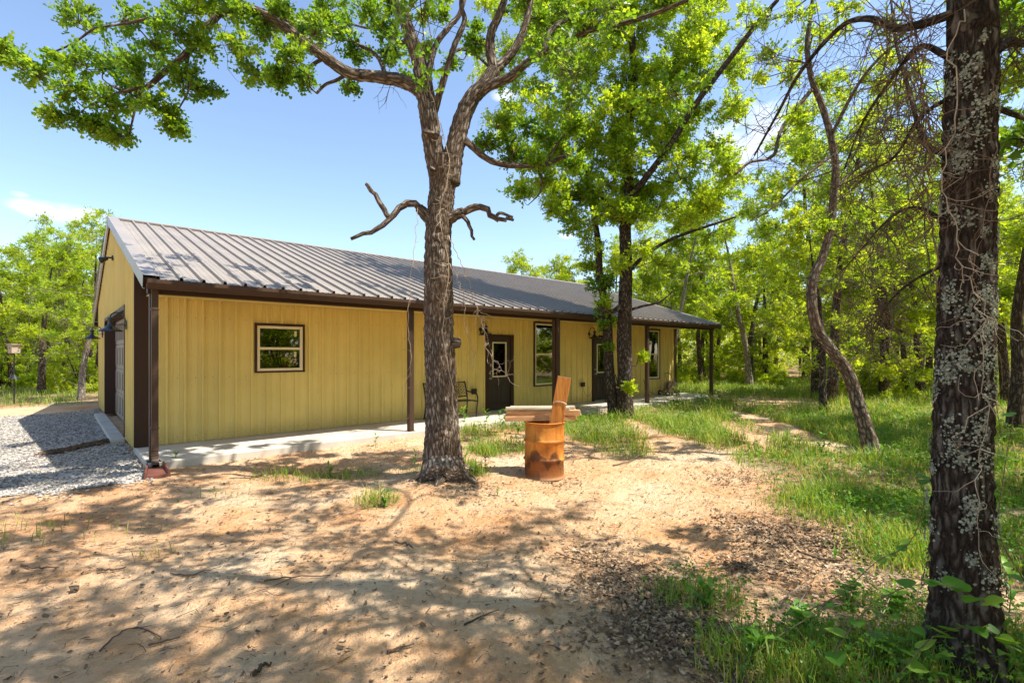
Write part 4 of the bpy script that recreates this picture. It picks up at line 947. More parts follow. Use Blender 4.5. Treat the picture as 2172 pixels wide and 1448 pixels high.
for k in range(64):
    a = T.r.uniform(0, 6.28); rr = 4.0*math.sqrt(T.r.random()); T.clump([b5[0]-.4+rr*math.cos(a), b5[1]+.5+rr*math.sin(a), T.r.uniform(4.6, 8.6)], T.r.uniform(.45, .8), 12, 10, .105)
r5 = np.random.default_rng(90)
for k in range(100):                                   # unseen boughs added along the sun rays to shade the foreground
    gp = PG(r5.uniform(-100, 1500), 700+r5.uniform(430, 760)); z = r5.uniform(4.5, 7.2); c = gp+np.array([.33*z, -.47*z, z])
    if np.hypot(c[0]-b5[0], c[1]-b5[1]) < 5.0 and r5.random() < .75: T.clump(c, r5.uniform(.35, .7), 9, 7, .10)
for x, y, w, d in ((2140, 60, 40, 1.6), (2150, 160, 30, 1.4), (2130, 20, 34, 1.2), (2165, 290, 20, .9)): T.clump(S5(x, y, d), w/FPX*(D5+d), 10, 9, .1)
for e, w0, w1 in (([(2020, 30, 0), (1960, 50, .1), (1900, 60, .3), (1840, 40, .5), (1780, 60, .8), (1700, 150, 1.1), (1650, 240, 1.3), (1600, 330, 1.5)], 22, 6), ([(2010, 120), (1950, 100, .2), (1890, 170, .4), (1830, 260, .6), (1790, 360, .8)], 14, 4),
                  ([(2010, 330), (1960, 300, .2), (1930, 200, .5), (1900, 90, .8), (1890, 0, 1.0)], 14, 6), ([(2005, 470), (1940, 440, .3), (1880, 470, .6), (1800, 560, 1.)], 10, 3), ([(2110, 110), (2140, 90, .2), (2180, 95, .3)], 24, 14),
                  ([(2010, 210), (1950, 250, .3), (1900, 330, .5), (1850, 360, .7), (1770, 400, 1.)], 10, 3), ([(2005, 560), (1930, 600, .4), (1880, 650, .7), (1850, 720, .9)], 8, 2)):
    P_ = T.limb([S5(*q) for q in e], w0/FPX*D5/2, w1/FPX*D5/2, res=6); T.twigs(P_[3:], 36, .55, 3, .0042, .25)
t5 = empty('oak_tree', 'thick dark oak trunk with pale lichen patches at the right edge', 'tree', b5)
tr5 = T.build(t5, 'barkdark', 'oak', b5)
# lichen crust flakes
g = Geo(); rr = np.random.default_rng(31); A = np.array(PT5)
spots = [(rr.uniform(.35, 3.6), rr.uniform(0, 6.28), rr.uniform(.02, .07)) for _ in range(80)]
tocam = math.atan2(CAM[1]-b5[1], CAM[0]-b5[0])
spots += [(z, tocam+rr.normal(0, .8), rr.uniform(.04, .10)) for z in (.9, 1.15, 1.3, 1.5, 1.62, 1.7, 1.85, 1.95, 2.05, 2.2, 2.45, 2.6, 2.75, 2.9, 3.05, 3.2, 3.35) for _ in range(2)]
for z, a, sz in spots:
    for _ in range(int(16+sz*760)):
        zz = z+rr.normal(0, sz*.55); aa = a+rr.normal(0, sz*.45)/.17; i = int(np.clip(np.searchsorted(A[:, 2], zz), 1, len(A)-1)); c = A[i]
        R5 = np.interp(zz, A[:, 2], np.interp(np.linspace(0, 1, len(A)), np.linspace(0, 1, 12), [w/FPX*D5/2 for w in w5[:12]]))
        n = np.array([math.cos(aa), math.sin(aa), 0]); tt = np.array([-n[1], n[0], 0]); q = c+n*(R5+.0045); q[2] = zz; s = rr.uniform(.002, .0095)
        m = 5; an = np.arange(m)*6.283/m+rr.random(); ra = s*rr.uniform(.6, 1.3, m)
        v = [q+n*.003]+[q+tt*ra[k]*math.cos(an[k])+np.array([0, 0, 1])*ra[k]*math.sin(an[k])+n*rr.uniform(-.004, .003) for k in range(m)]
        g.add(np.array(v)-b5, [(0, 1+k, 1+(k+1) % m) for k in range(m)], np.tile([rr.random(), 0, 0], (m+1, 1)))
kind(g.obj('lichen', M['lichen'], t5), 'stuff')
vine([S5(2085, 1180, -.2), S5(2070, 1060, -.2), S5(2085, 950, -.19), S5(2090, 800, -.18), S5(2075, 650, -.18), S5(2040, 560, -.18), S5(2020, 470, -.19), S5(2000, 350, -.18), S5(2030, 250, -.18), S5(2025, 120, -.18), S5(2045, 20, -.18)][::-1], .0035, 'climbing_vine', 'pale woody vine twisting up the lichened trunk at right edge', 'vine', 34, 14, .3)
vine([S5(2120, 900, -.1), S5(2110, 700, -.15), S5(2060, 580, -.19), S5(2100, 420, -.17), S5(2112, 300, -.12)][::-1], .0028, 'climbing_vine', 'thin brown vine crossing the right side of the lichened trunk', 'vinebrown', 16, 15, .25)
vine([S5(1990, 620, -.1), S5(1985, 500, -.1), S5(1960, 380, -.05), S5(1965, 250, 0), S5(1940, 120, .1), S5(1930, 10, .2)], .005, 'hanging_vine', 'tangled brown vine hanging along the left edge of lichened trunk', 'vinebrown', 110, 16, .5)

# --- generic woodland trees: a few kinds, copied
def wood_tree(seed, H, spread, base, bark, leafm, ncl, size, ntw=11, nl=13, lean=.17, r0=.13):
    T = Tree(seed); P = [np.zeros(3)]; d = np.array([0, 0, 1.])
    for k in range(7): d = d+np.r_[T.r.normal(0, lean*.4, 2), 0]; d /= np.linalg.norm(d); d[2] = max(d[2], .75); P.append(P[-1]+d*H/7.5)
    P[0][2] = -.1
    T.limb(P, r0, None, rads=[r0*1.35, r0, r0*.9, r0*.78, r0*.62, r0*.45, r0*.28, r0*.1], sides=12, res=5); A = np.array(P)
    for k in range(ncl):
        z = H*T.r.uniform(base, 1.03); f = math.sin(math.pi*min(1, max(.08, (z/H-base)/(1.03-base)))**.8); a = T.r.uniform(0, 6.28)
        rr = spread*(.25+.75*f)*math.sqrt(T.r.uniform(.1, 1)); c = [np.interp(z, A[:, 2], A[:, 0])+rr*math.cos(a), np.interp(z, A[:, 2], A[:, 1])+rr*math.sin(a), z]
        T.clump(c, T.r.uniform(.35, .62)*spread/2.4, ntw, nl, size, .009)
    T.twigs(np.array(T.np), 80, 1.2, 2, .010)
    return T
KINDS = []
specs = [(41, 8.6, 2.5, .30, 'barkwood', 'wood', 62, .125), (42, 9.6, 2.7, .38, 'barkwood', 'oak2', 64, .125), (43, 7.6, 2.2, .20, 'barkdark', 'wood', 56, .12), (44, 9.0, 2.3, .25, 'barkpale', 'oak2', 50, .12), (45, 6.4, 2.0, .12, 'barkwood', 'wood', 56, .12)]
for s in specs:
    T = wood_tree(*s); me = (T.w.mesh('trunk', True), T.tw.mesh('twigs'), T.l.mesh('crown')); me[0].materials.append(M[s[4]]); me[1].materials.append(M['barkpale']); me[2].materials.append(M[s[5]]); KINDS.append(me)
def plant_tree(k, x, y, label, group=None, sc=1., rot=None, name='woodland_tree', cat='tree'):
    t = empty(name, label, cat, (x, y, float(gh(x, y))), RNG.uniform(0, 6.28) if rot is None else rot, group); t.scale = (sc*RNG.uniform(.92, 1.08), sc*RNG.uniform(.92, 1.08), sc)
    for nm, me in zip(('trunk', 'twigs', 'crown'), KINDS[k]):
        o = mobj(nm, me, t)
        if nm == 'twigs': kind(o, 'stuff')
    return t
def pw(px, dep): p = PD(px, HY, dep); return p[0], p[1]
# individually recognisable ones
for k, px, dep, sc, lb in ((3, 172, 18.5, .74, 'pale slender trunked tree at the gravel edge left of the house'), (4, 88, 21, .92, 'dense low leafy tree behind the birdhouse at far left'),
                           (0, 25, 24, .76, 'bushy tree at the extreme left edge behind the gravel drive'), (3, 1420, 24, 1.0, 'grey trunked tree rising just beyond the far end of the roof'),
                           (2, 1747, 14.2, .72, 'thin young straight trunked tree between path and leaning oak'), (1, 2150, 11.0, .95, 'dark trunked oak at right edge behind the lichened trunk'),
                           (1, 1875, 18, 1.0, 'tall grey trunk standing right of the leaning oak in the woods'), (0, 1080, 33, .92, 'rounded treetop showing above the middle of the roof ridge'), (2, 1175, 36, 1.12, 'bright green treetop above the roof beside the close trunk pair')):
    x, y = pw(px, dep); plant_tree(k, x, y, lb, None, sc)
gl = 'leafy tree in the wood left of the garage, one of many alike'; gr = 'slender tree in the dense wood right of the house, one of many alike'; gb = 'tree of the distant wood far behind the house, one of many alike'
for px, dep in ((205, 22.5), (150, 24), (100, 28), (45, 26.5), (-20, 25), (185, 30), (75, 33), (225, 29), (130, 26), (200, 27), (60, 30), (-40, 27), (-120, 22), (170, 33), (110, 36), (20, 36), (-60, 35), (-200, 30), (60, 44)):
    x, y = pw(px, dep); plant_tree(int(RNG.integers(0, 5)), x, y, gl, 'trees of the wood left of the garage', RNG.uniform(.72, .9))
FRONT = []
ORD = 'first second third fourth fifth sixth seventh eighth ninth tenth eleventh twelfth thirteenth fourteenth fifteenth sixteenth'.split()
occ = []
for _ in range(900):
    if len(occ) > 66: break
    dep = RNG.uniform(15.5, 44); px = RNG.uniform(1340, 2300); x, y = pw(px, dep)
    if (x < 20.5 and y > -3.6): continue
    if px < 1730 and dep < 23.5: continue
    if any((x-a)**2+(y-b)**2 < (1.5+.03*dep)**2 for a, b in occ): continue
    occ.append((x, y)); k = int(RNG.integers(0, 5)); FRONT.append((px, dep, k, plant_tree(k, x, y, gr, 'trees of the wood right of the house', RNG.uniform(.78, 1.12))))
LOOK = ['brown trunked tree', 'tall pale leaved tree', 'dark trunked tree', 'pale grey trunked tree', 'short dense tree']
row = [f for f in FRONT if f[1] < 27 and f[0] < 2160]
for k in range(5):
    same = sorted([f for f in row if f[2] == k], key=lambda f: f[0])
    for i, f in enumerate(same[:16]): f[3]['label'] = '%s, %s such from the house along the right wood edge' % (LOOK[k], ORD[i])
for px, dep in ((1235, 34), (1140, 40), (330, 46), (420, 52), (520, 56), (640, 58), (760, 60), (880, 60), (1000, 58), (1120, 46), (1260, 48), (1300, 40), (1180, 56), (1330, 52)):
    x, y = pw(px, dep); plant_tree(int(RNG.integers(0, 3)), x, y, gb, 'trees far behind the house', RNG.uniform(.8, .95) if px < 1050 else RNG.uniform(.95, 1.1))
# trees on the photographer's side, seen in the window glass and by their shade
for k, x, y, sc in ((1, 2.0, -14.0, .95), (0, -3.6, -13.8, .95), (1, 4.2, -14.6, 1.0), (0, 7.4, -13.6, 1.0), (2, 10.5, -16.5, 1.1), (1, -2.6, -15.6, 1.), (0, 13.5, -14.5, 1.1), (2, 6.0, -19, 1.2), (1, 12, -21, 1.2), (0, 18, -18, 1.2), (3, 1.0, -20, 1.2), (1, 20, -24, 1.2), (0, 15, -27, 1.3), (2, -7, -19, 1.2), (1, 24, -20, 1.2), (4, 9, -24, 1.3), (4, 15, -19, 1.2)):
    plant_tree(k, x, y, 'oak on the near side of the yard, reflected in the window glass', 'oaks reflected in the windows', sc)
# undergrowth bushes
def bush(seed, n, R, H, size):
    T = Tree(seed)
    for k in range(7): a = T.r.uniform(0, 6.28); T.limb([np.zeros(3), np.array([math.cos(a)*R*.3, math.sin(a)*R*.3, H*.5]), np.array([math.cos(a)*R*.6, math.sin(a)*R*.6, H*.9])], .018, .005)
    for k in range(n): a = T.r.uniform(0, 6.28); rr = R*math.sqrt(T.r.random()); T.clump([rr*math.cos(a), rr*math.sin(a), T.r.uniform(.15, 1)*H*(1-.35*(rr/R)**2)], .36*R/1.2, 11, 13, size)
    return T
BK = []
for sd, n, R, H, sz, lm in ((51, 26, 1.3, 1.7, .10, 'wood'), (52, 22, 1.1, 1.2, .09, 'oak2'), (53, 30, 1.6, 2.6, .11, 'wood')):
    T = bush(sd, n, R, H, sz); me = (T.w.mesh('stems', True), T.l.mesh('foliage')); me[0].materials.append(M['barkwood']); me[1].materials.append(M[lm]); BK.append(me)
def plant_bush(k, x, y, label, group, sc=1.):
    t = empty('bush', label, 'bush', (x, y, float(gh(x, y))), RNG.uniform(0, 6.28), group); t.scale = (sc,)*3
    for nm, me in zip(('stems', 'foliage'), BK[k]): mobj(nm, me, t)
occ = []
for _ in range(700):
    if len(occ) > 46: break
    dep = RNG.uniform(18, 36); px = RNG.uniform(1440, 2350); x, y = pw(px, dep)
    if (x < 20.8 and y > -3.8) or (px < 1760 and dep < 24.5) or any((x-a)**2+(y-b)**2 < 2.6 for a, b in occ): continue
    occ.append((x, y)); plant_bush(int(RNG.integers(0, 3)), x, y, 'leafy bush in the undergrowth of the right hand wood, one of many alike', 'undergrowth bushes right of the house', RNG.uniform(.45, .85))
for _ in range(32):
    dep = RNG.uniform(21.5, 33); px = RNG.uniform(-150, 205); x, y = pw(px, dep); plant_bush(int(RNG.integers(0, 3)), x, y, 'leafy bush at the wood edge left of the garage, one of many alike', 'undergrowth bushes left of the garage', RNG.uniform(.7, 1.2))
for x, y, k, sc in ((5, -16.5, 2, 1.6), (8, -17.5, 2, 1.7), (11, -15.6, 2, 1.6), (14, -17, 2, 1.7), (17, -15.5, 2, 1.6), (20, -14.5, 2, 1.7), (23, -16.5, 2, 1.8), (15.5, -21, 2, 2.0), (9, -21.5, 2, 2.0), (26, -13.5, 2, 1.7), (21, -20, 2, 2.), (3, -19, 2, 1.8)):  # unseen bushes added so the window glass reflects something darker
    plant_bush(k, x, y, 'tall bush added on the near side of the yard to darken the window reflections', 'bushes added to darken the window reflections', sc)
# far wood read as one mass
g = Geo(); n = 90000; an = RNG.uniform(math.radians(-52), math.radians(52), n); dd = RNG.uniform(46, 72, n)
lt = np.tan(an)*dd; P = CAM[None]+dd[:, None]*FW+lt[:, None]*RT; hh = 6.6+1.2*np.sin(an*23)+.9*np.sin(an*61+1)+.7*np.sin(an*131); P[:, 2] = RNG.random(n)**.8*hh*(.75+.25*RNG.random(n))
leaves(g, P, RNG.normal(0, 1, (n, 3)), RNG, .36, .4)
tag(g.obj('far_woodland', M['wood']), 'far green woodland closing the view behind the house and trees', 'woodland', kind='stuff')

# ------------------------------------------------------------------ ground cover
def blades(geo, x, y, h, w, rng, lean=.5, z=None):
    n = len(x); z = gh(x, y) if z is None else z; a = rng.uniform(0, 6.28, n); l = rng.uniform(.1, lean, n)*h; wx, wy = -np.sin(a)*w/2, np.cos(a)*w/2; lx, ly = np.cos(a)*l, np.sin(a)*l
    V = np.stack([np.stack([x-wx, y-wy, z], 1), np.stack([x+wx, y+wy, z], 1), np.stack([x+lx*.35-wx*.8, y+ly*.35-wy*.8, z+h*.55], 1), np.stack([x+lx*.35+wx*.8, y+ly*.35+wy*.8, z+h*.55], 1), np.stack([x+lx, y+ly, z+h*.95], 1)], 1)
    i = np.arange(n)[:, None]*5; r = rng.random(n)
    k = geo.n; at = np.repeat(np.stack([r, r*0, r*0], 1), 5, 0)
    geo.add(V, (np.arange(n)[:, None, None]*5+np.array([(0, 1, 3), (0, 3, 2), (2, 3, 4)])[None]).reshape(-1, 3), at)
g = Geo(); rr = np.random.default_rng(77)
def scatter(n, px0, px1, d0, d1):
    d = np.sqrt(rr.uniform(d0*d0, d1*d1, n)); p = rr.uniform(px0, px1, n); q = CAM[None, :2]+d[:, None]*(FW[None, :2]+((p-CX)/FPX)[:, None]*RT[None, :2]); return q[:, 0], q[:, 1], d
def on_house(x, y): return (x > -.3) & (x < HOUSE_X+.4) & (y > -1.66)
for n, a, b, d0, d1, hs in ((130000, 900, 2300, 5.5, 13, 1.15), (150000, 1050, 2350, 12, 30, 1.6), (90000, 1200, 2300, 2.4, 6, .8), (110000, -100, 1050, 3, 9, .75), (30000, -350, 260, 15, 32, 1.2)):
    x, y, d = scatter(n, a, b, d0, d1); m = gmask(x, y); cl_ = .5+.5*np.sin(x*2.3+1.7*np.sin(y*1.9))*np.sin(y*2.7+1.3*np.sin(x*2.2)); k = (rr.random(n) < m**1.3*(.12+.88*cl_**1.3)) & ~on_house(x, y) & ~(indrive(x, y))
    x, y, d = x[k], y[k], d[k]; h = rr.uniform(.06, .24, len(x))*hs*(.45+.95*cl_[k]); blades(g, x, y, h, .0045+.0006*d, rr, .9)
tag(g.obj('grass', M['grass']), 'green grass growing in patches over the sandy yard', 'grass', kind='stuff')
# short leafy ground cover between the grass
g = Geo()
for n, a, b, d0, d1, sz in ((34000, 1000, 2300, 5.5, 13, .05), (34000, 1150, 2350, 12, 30, .085), (30000, 1350, 2300, 2.4, 5.5, .034)):
    x, y, d = scatter(n, a, b, d0, d1); m = gmask(x, y); k = (rr.random(n) < m**1.5*(.3+.7*(.5+.5*np.sin(x*3.1+y*1.3)*np.sin(y*2.9-x)))) & ~on_house(x, y); x, y = x[k], y[k]
    leaves(g, np.stack([x, y, gh(x, y)+rr.uniform(.02, .22, len(x))], 1), rr.normal(0, 1, (len(x), 3))*np.array([1, 1, .4]), rr, sz)
tag(g.obj('ground_cover', M['weed']), 'low leafy weeds mixed through the grass on the right', 'weeds', kind='stuff')
# dead leaves
g = Geo(); LIT = [(1350, 1240, .42, .28, 4200), (1430, 1340, .3, .36, 3600), (1600, 1120, .5, .36, 1700), (1740, 1150, .45, .45, 2300), (1620, 1190, .3, .35, 1300), (1880, 1250, .4, .45, 1800), (1700, 1400, .4, .7, 3600), (2050, 1430, .4, .5, 1600), (1560, 1010, .5, .5, 700), (1000, 1040, .6, .4, 500),
                  (1250, 1160, .3, .3, 500), (1180, 1015, .3, .4, 320), (2140, 1200, .6, .4, 900)]
xs_, ys_ = [], []
for px, py, rf, rl, n in LIT:
    n = int(n*.75); c = PG(px, py); a = rr.standard_t(4, n)*.55; b = rr.standard_t(4, n)*.55; xs_.append(c[0]+FW[0]*a*rf+RT[0]*b*rl); ys_.append(c[1]+FW[1]*a*rf+RT[1]*b*rl)
x, y, d = scatter(7500, -100, 2250, 2.4, 10); xs_.append(x); ys_.append(y)
x = np.concatenate(xs_); y = np.concatenate(ys_); k = ~on_house(x, y); x, y = x[k], y[k]; n = len(x)
a = rr.uniform(0, 6.28, n); s = rr.uniform(.006, .019, n)*np.where(rr.random(n) < .12, 1.5, 1); tl = rr.normal(0, .25, n); tb = rr.normal(0, .25, n); cu = rr.uniform(.05, .45, n)
ox = np.array([-1, 0, 1, 1, 0, -1.]); oy = np.array([-.45, -.6, -.2, .3, .55, .4]); V = []
for k in range(6):
    X_ = ox[k]*s; Y_ = oy[k]*s; Z_ = X_*tl+Y_*tb+cu*s*abs(ox[k])
    V.append(np.stack([x+X_*np.cos(a)-Y_*np.sin(a), y+X_*np.sin(a)+Y_*np.cos(a), gh(x, y)+.010+s*.18+Z_], 1))
g.add(np.stack(V, 1), (np.arange(n)[:, None, None]*6+np.array([(0, 1, 4, 5), (1, 2, 3, 4)])[None]).reshape(-1, 4), np.repeat(np.stack([rr.random(n)**1.2, x*0, x*0], 1), 6, 0))
tag(g.obj('leaf_litter', M['litter']), 'dry brown oak leaves lying on the sandy soil', 'leaf litter', kind='stuff')
# crumbs of soil and small stones
g = Geo(); x, y, d = scatter(11000, -120, 2250, 2.3, 9.5); k = ~on_house(x, y) & ~indrive(x, y); x, y = x[k], y[k]; n = len(x)
sz = rr.uniform(.002, .007, n)*np.where(rr.random(n) < .06, 2., 1); V = base[None]*(1+rr.uniform(-.4, .4, (n, 6, 3)))*sz[:, None, None]+np.stack([x, y, gh(x, y)+.010], 1)[:, None]
g.add(V, (np.arange(n)[:, None, None]*6+FO[None]).reshape(-1, 3), np.repeat(np.stack([rr.random(n), x*0, x*0], 1), 6, 0))
tag(g.obj('soil_crumbs', M['clod']), 'small clods and pebbles on the bare sandy soil', 'soil', kind='stuff')
# small twigs
g = Geo(); x, y, d = scatter(8500, -120, 2250, 2.4, 10.5); lt2 = LIT[:6]
for px, py, rf, rl, n in lt2:
    c = PG(px, py); a = rr.normal(0, .7, 60); b = rr.normal(0, .7, 60); x = np.r_[x, c[0]+FW[0]*a*rf+RT[0]*b*rl]; y = np.r_[y, c[1]+FW[1]*a*rf+RT[1]*b*rl]
for q in range(len(x)):
    if on_house(x[q], y[q]): continue
    a = rr.uniform(0, 6.28); l = rr.uniform(.01, .085)*(1 if rr.random() < .85 else 2.2); r = rr.uniform(.001, .0028); p = np.array([x[q], y[q]]); pts = []
    for k in range(4):
        pts.append([p[0], p[1], float(gh(p[0], p[1]))+.012+rr.uniform(0, .008)]); a += rr.normal(0, .35); p = p+np.array([math.cos(a), math.sin(a)])*l/3
    k0 = g.n; g.tube(pts, [r, r, r*.8, r*.5], 3, False); g.a[-1][:] = [rr.random()**1.5, 0, 0]
tag(g.obj('twig_litter', M['twig']), 'small dark twigs strewn over the sandy soil', 'twigs', kind='stuff')
# larger sticks one can point to
STK = [((870, 1425-130), (970, 1365-50+-5), 'stick lying across sand below the oak at photo centre'), ]
def stick(pts, r, label, fork=None):
    P = [PG(*p) for p in pts]
    for p in P: p[2] = float(gh(p[0], p[1]))+r*.8+.012
    o = P[0].copy(); g = Geo(); Q_ = cat(P, 4); Q_[1:-1] += rr.normal(0, r*.5, (len(Q_)-2, 3)); g.tube(Q_-o, np.linspace(r, r*.5, len(Q_)), 6); g.a = [np.tile([rr.uniform(0, .6), 0, 0], (len(v), 1)) for v in g.v]
    t = empty('fallen_stick', label, 'stick', o, 0, 'fallen sticks on the sand'); g.obj('stem', M['twig'], t)
    if fork is not None:
        i = len(Q_)//2; e = PG(*fork); e[2] = float(gh(e[0], e[1]))+.02; m = (Q_[i]+e)/2+rr.normal(0, .02, 3)*[1, 1, .2]; g = Geo(); g.tube(np.array([Q_[i], m, e])-o, [r*.6, r*.5, r*.3], 5); g.a = [np.tile([.4, 0, 0], (len(v), 1)) for v in g.v]; g.obj('side_twig', M['twig'], t)
stick([(985, 1333), (1020, 1318), (1058, 1306)], .007, 'curved dark stick on sand right of the bottom centre')
stick([(822, 1388), (850, 1378), (878, 1370)], .010, 'short thick dark stick on sand near the bottom centre')
stick([(362, 1217), (402, 1223), (435, 1214), (470, 1207)], .006, 'bent thin stick on sand left, in the shaded middle ground', )
stick([(212, 1380), (250, 1345), (292, 1333), (342, 1356)], .006, 'arched stick near the bottom left of the yard', (330, 1330))
stick([(315, 1372), (345, 1364), (382, 1356)], .008, 'short stick right of the arched one at bottom left')
stick([(45, 1204), (80, 1209), (125, 1206)], .008, 'pale curved stick near the left edge on sand')
stick([(205, 1218), (240, 1216), (268, 1208)], .009, 'dark straight stick lying left in the middle shade')
stick([(560, 1240), (620, 1228), (700, 1227)], .007, 'long pale forked stick on the sand left of centre', (510, 1275))
stick([(1180, 1160), (1240, 1180), (1300, 1195), (1340, 1215)], .006, 'long thin stick pointing into the dark leaf litter', (1290, 1150))
stick([(1290, 1235), (1340, 1210), (1400, 1170)], .006, 'slender twiggy stick on top of the leaf litter')
stick([(1300, 985), (1340, 975), (1372, 955)], .012, 'grey stick on sunlit sand right of the drum')
stick([(1690, 1165), (1740, 1180), (1790, 1185)], .011, 'dark stick half buried in leaf litter on the right')
stick([(540, 1430), (560, 1415), (575, 1408)], .014, 'stubby dark wood piece at the bottom edge')
stick([(150, 1260), (158, 1256), (166, 1258)], .016, 'small black wood chunk on sand at left')
stick([(840, 1148), (860, 1152), (876, 1162)], .012, 'short broken stick on sunlit sand below the oak')
# mulch streak on the gravel
g = Geo(); n = 900; tt = rr.random(n); A_ = PG(95, 967); B_ = PG(268, 930); P = A_[None]*(1-tt[:, None])+B_[None]*tt[:, None]; P += rr.normal(0, 1, (n, 1))*(.05+.16*tt[:, None]**2)*FW[None]+rr.normal(0, .08, (n, 1))*RT[None]
a = rr.uniform(0, 6.28, n); s = rr.uniform(.015, .05, n); V = []
for dx, dy, dz in ((-1, -.25, 0), (1, -.2, 0), (1, .25, .1), (-1, .2, .1), (0, 0, .45)): V.append(np.stack([P[:, 0]+s*(dx*np.cos(a)-dy*np.sin(a)), P[:, 1]+s*(dx*np.sin(a)+dy*np.cos(a)), gh(P[:, 0], P[:, 1])+.045+s*dz], 1))
g.add(np.stack(V, 1), (np.arange(n)[:, None, None]*5+np.array([(0, 1, 4), (1, 2, 4), (2, 3, 4), (3, 0, 4)])[None]).reshape(-1, 3), np.repeat(np.stack([rr.random(n), a*0, a*0], 1), 5, 0))
tag(g.obj('mulch', M['mulch']), 'streak of dark brown mulch across the gravel before the garage', 'mulch', kind='stuff')

# ------------------------------------------------------------------ weeds and vines one can point to
def lance(L, w):                               # one broad leaf, folded along its midrib, drooping
    v = []; n = 5
    for k in range(n+1):
        t = k/n; ww = w*math.sin(math.pi*min(1, t*.92+.06))**.8*(1-t*.15); z = .35*L*t-.42*L*t*t; v += [(-ww, t*L, z+.25*ww), (0, t*L, z), (ww, t*L, z+.25*ww)]
    f = []
    for k in range(n): f += [(k*3, k*3+1, k*3+4, k*3+3), (k*3+1, k*3+2, k*3+5, k*3+4)]
    return v, f
def heart(L):
    P = [(0, 0), (.28, -.12), (.50, .08), (.50, .38), (.30, .72), (0, 1.0), (-.30, .72), (-.50, .38), (-.50, .08), (-.28, -.12)]
    v = [(x*L, y*L, .12*L*abs(x)-.10*L*y*y) for x, y in P]+[(0, .35*L, -.02*L)]; return v, [(i, (i+1) % 10, 10) for i in range(10)]
LEAFM = []
for kx in range(4):
    v, f = lance(1., .17) if kx < 2 else heart(1.); g = Geo(); g.add(v, f, np.tile([(.15, .7, .35, .8)[kx], 0, 0], (len(v), 1))); me = g.mesh('leaf', True); me.materials.append(M['weed']); LEAFM.append(me)
def weed(px, py, H, nl, ls, label, kx=0, up=.6, name='weed_plant', group='leafy weeds in the yard'):
    b = PG(px, py); b[2] = float(gh(b[0], b[1])); t = empty(name, label, 'plant', b, rr.uniform(0, 6.28), group)
    g = Geo(); nst = max(1, int(nl/7)); tips = []
    for s in range(nst):
        a = rr.uniform(0, 6.28); e = np.array([math.cos(a)*H*.25*(nst > 1), math.sin(a)*H*.25*(nst > 1), H]); P = cat([np.array([0, 0, -.02]), e*.5+rr.normal(0, H*.04, 3), e], 4); g.tube(P, np.linspace(.005, .002, len(P))*(.6+H), 5); tips.append(P)
    g.obj('stem', M['weed'], t)
    for k in range(nl):
        P = tips[k % nst]; q = P[min(len(P)-1, 1+int((k//nst)/(max(1, nl//nst))*len(P)))]; o = mobj('leaf', LEAFM[kx+int(rr.random() < .5)], t); o.location = q; s = ls*rr.uniform(.6, 1.15); o.scale = (s, s, s)
        o.rotation_euler = (rr.uniform(-.1, up), 0, k*2.4+rr.uniform(-.3, .3))
weed(985, 905, .42, 16, .20, 'upright pale green weed beside the slab right of the oak', up=.9)
weed(1065, 915, .45, 18, .17, 'tall feathery weed left of the rusty drum', up=.9)
weed(1100, 920, .34, 14, .18, 'leafy weed under the left end of the stacked timbers', up=.9)
weed(1035, 905, .38, 14, .16, 'weed clump before the nearer porch door', up=.9)
weed(985, 985, .22, 16, .11, 'bright weed at the right foot of the big oak', 0, .8)
weed(950, 1020, .16, 18, .10, 'low bright green weed against the oak base front', 0, .7)
weed(1005, 1010, .18, 14, .10, 'leafy weed right of the oak roots', 0, .7)
weed(815, 1068, .16, 20, .10, 'yellow green weed tuft on sand left below the oak', 0, .8)
weed(880, 985, .24, 12, .11, 'weed with dry stems left of the oak base', 0, .9)
weed(920, 1028, .13, 16, .09, 'light green weed at the left front of the oak foot', 0, .7)
weed(1030, 995, .16, 12, .10, 'weed between the oak roots and the rusty drum', 0, .8)
weed(700, 1005, .16, 14, .11, 'grassy weed midway between oak and porch corner', 0, 1.1)
weed(1055, 1050, .10, 8, .07, 'tiny weed on sand below and right of the oak', 0, .8)
weed(797, 945, .22, 8, .10, 'small seedling by the slab edge before the porch wall', 0, .9)
weed(1480, 870, .5, 18, .2, 'leafy weed near the far corner post of the porch', 0, .9)
weed(1440, 860, .55, 20, .18, 'shrubby weed before the far end of the slab', 0, .9)
weed(372, 985, .16, 10, .10, 'grassy weed beside the downspout elbow', 0, 1.)
weed(216, 858, .35, 12, .16, 'green weed at the far foot of the garage wall', 0, .9)
weed(1770, 1180, .08, 9, .06, 'small green tuft in the leaf litter on the right', 0, 1.)
weed(1500, 1290, .16, 14, .13, 'long bladed weed standing in the leaf litter', 0, 1.1)
weed(1600, 1400, .15, 14, .14, 'glossy bladed weed near the bottom right of the sand', 0, 1.1)
weed(1700, 1330, .13, 12, .10, 'broadleaf weed at the lower right in dry leaves', 2, .5)
weed(1800, 1290, .16, 14, .085, 'round leaved seedling cluster left of the lichened trunk', 2, .5)
weed(1860, 1400, .16, 16, .10, 'round leaved weed at the bottom near the lichened trunk', 2, .5)
weed(1960, 1445, .18, 14, .14, 'long leaved weed at the bottom edge below the trunk', 0, .9)
weed(2130, 1440, .22, 14, .15, 'lush weed at the bottom right corner', 0, .9)
weed(1900, 1300, .14, 12, .09, 'small round leaved weed close left of the trunk foot', 2, .5)
weed(2140, 1300, .25, 12, .12, 'weed standing right of the lichened trunk foot', 0, .9)
weed(1740, 960, .32, 18, .14, 'bushy weed in the grass left of the leaning oak', 0, .9)
weed(1880, 985, .30, 18, .13, 'dense weed at the foot of the leaning oak', 0, .9)
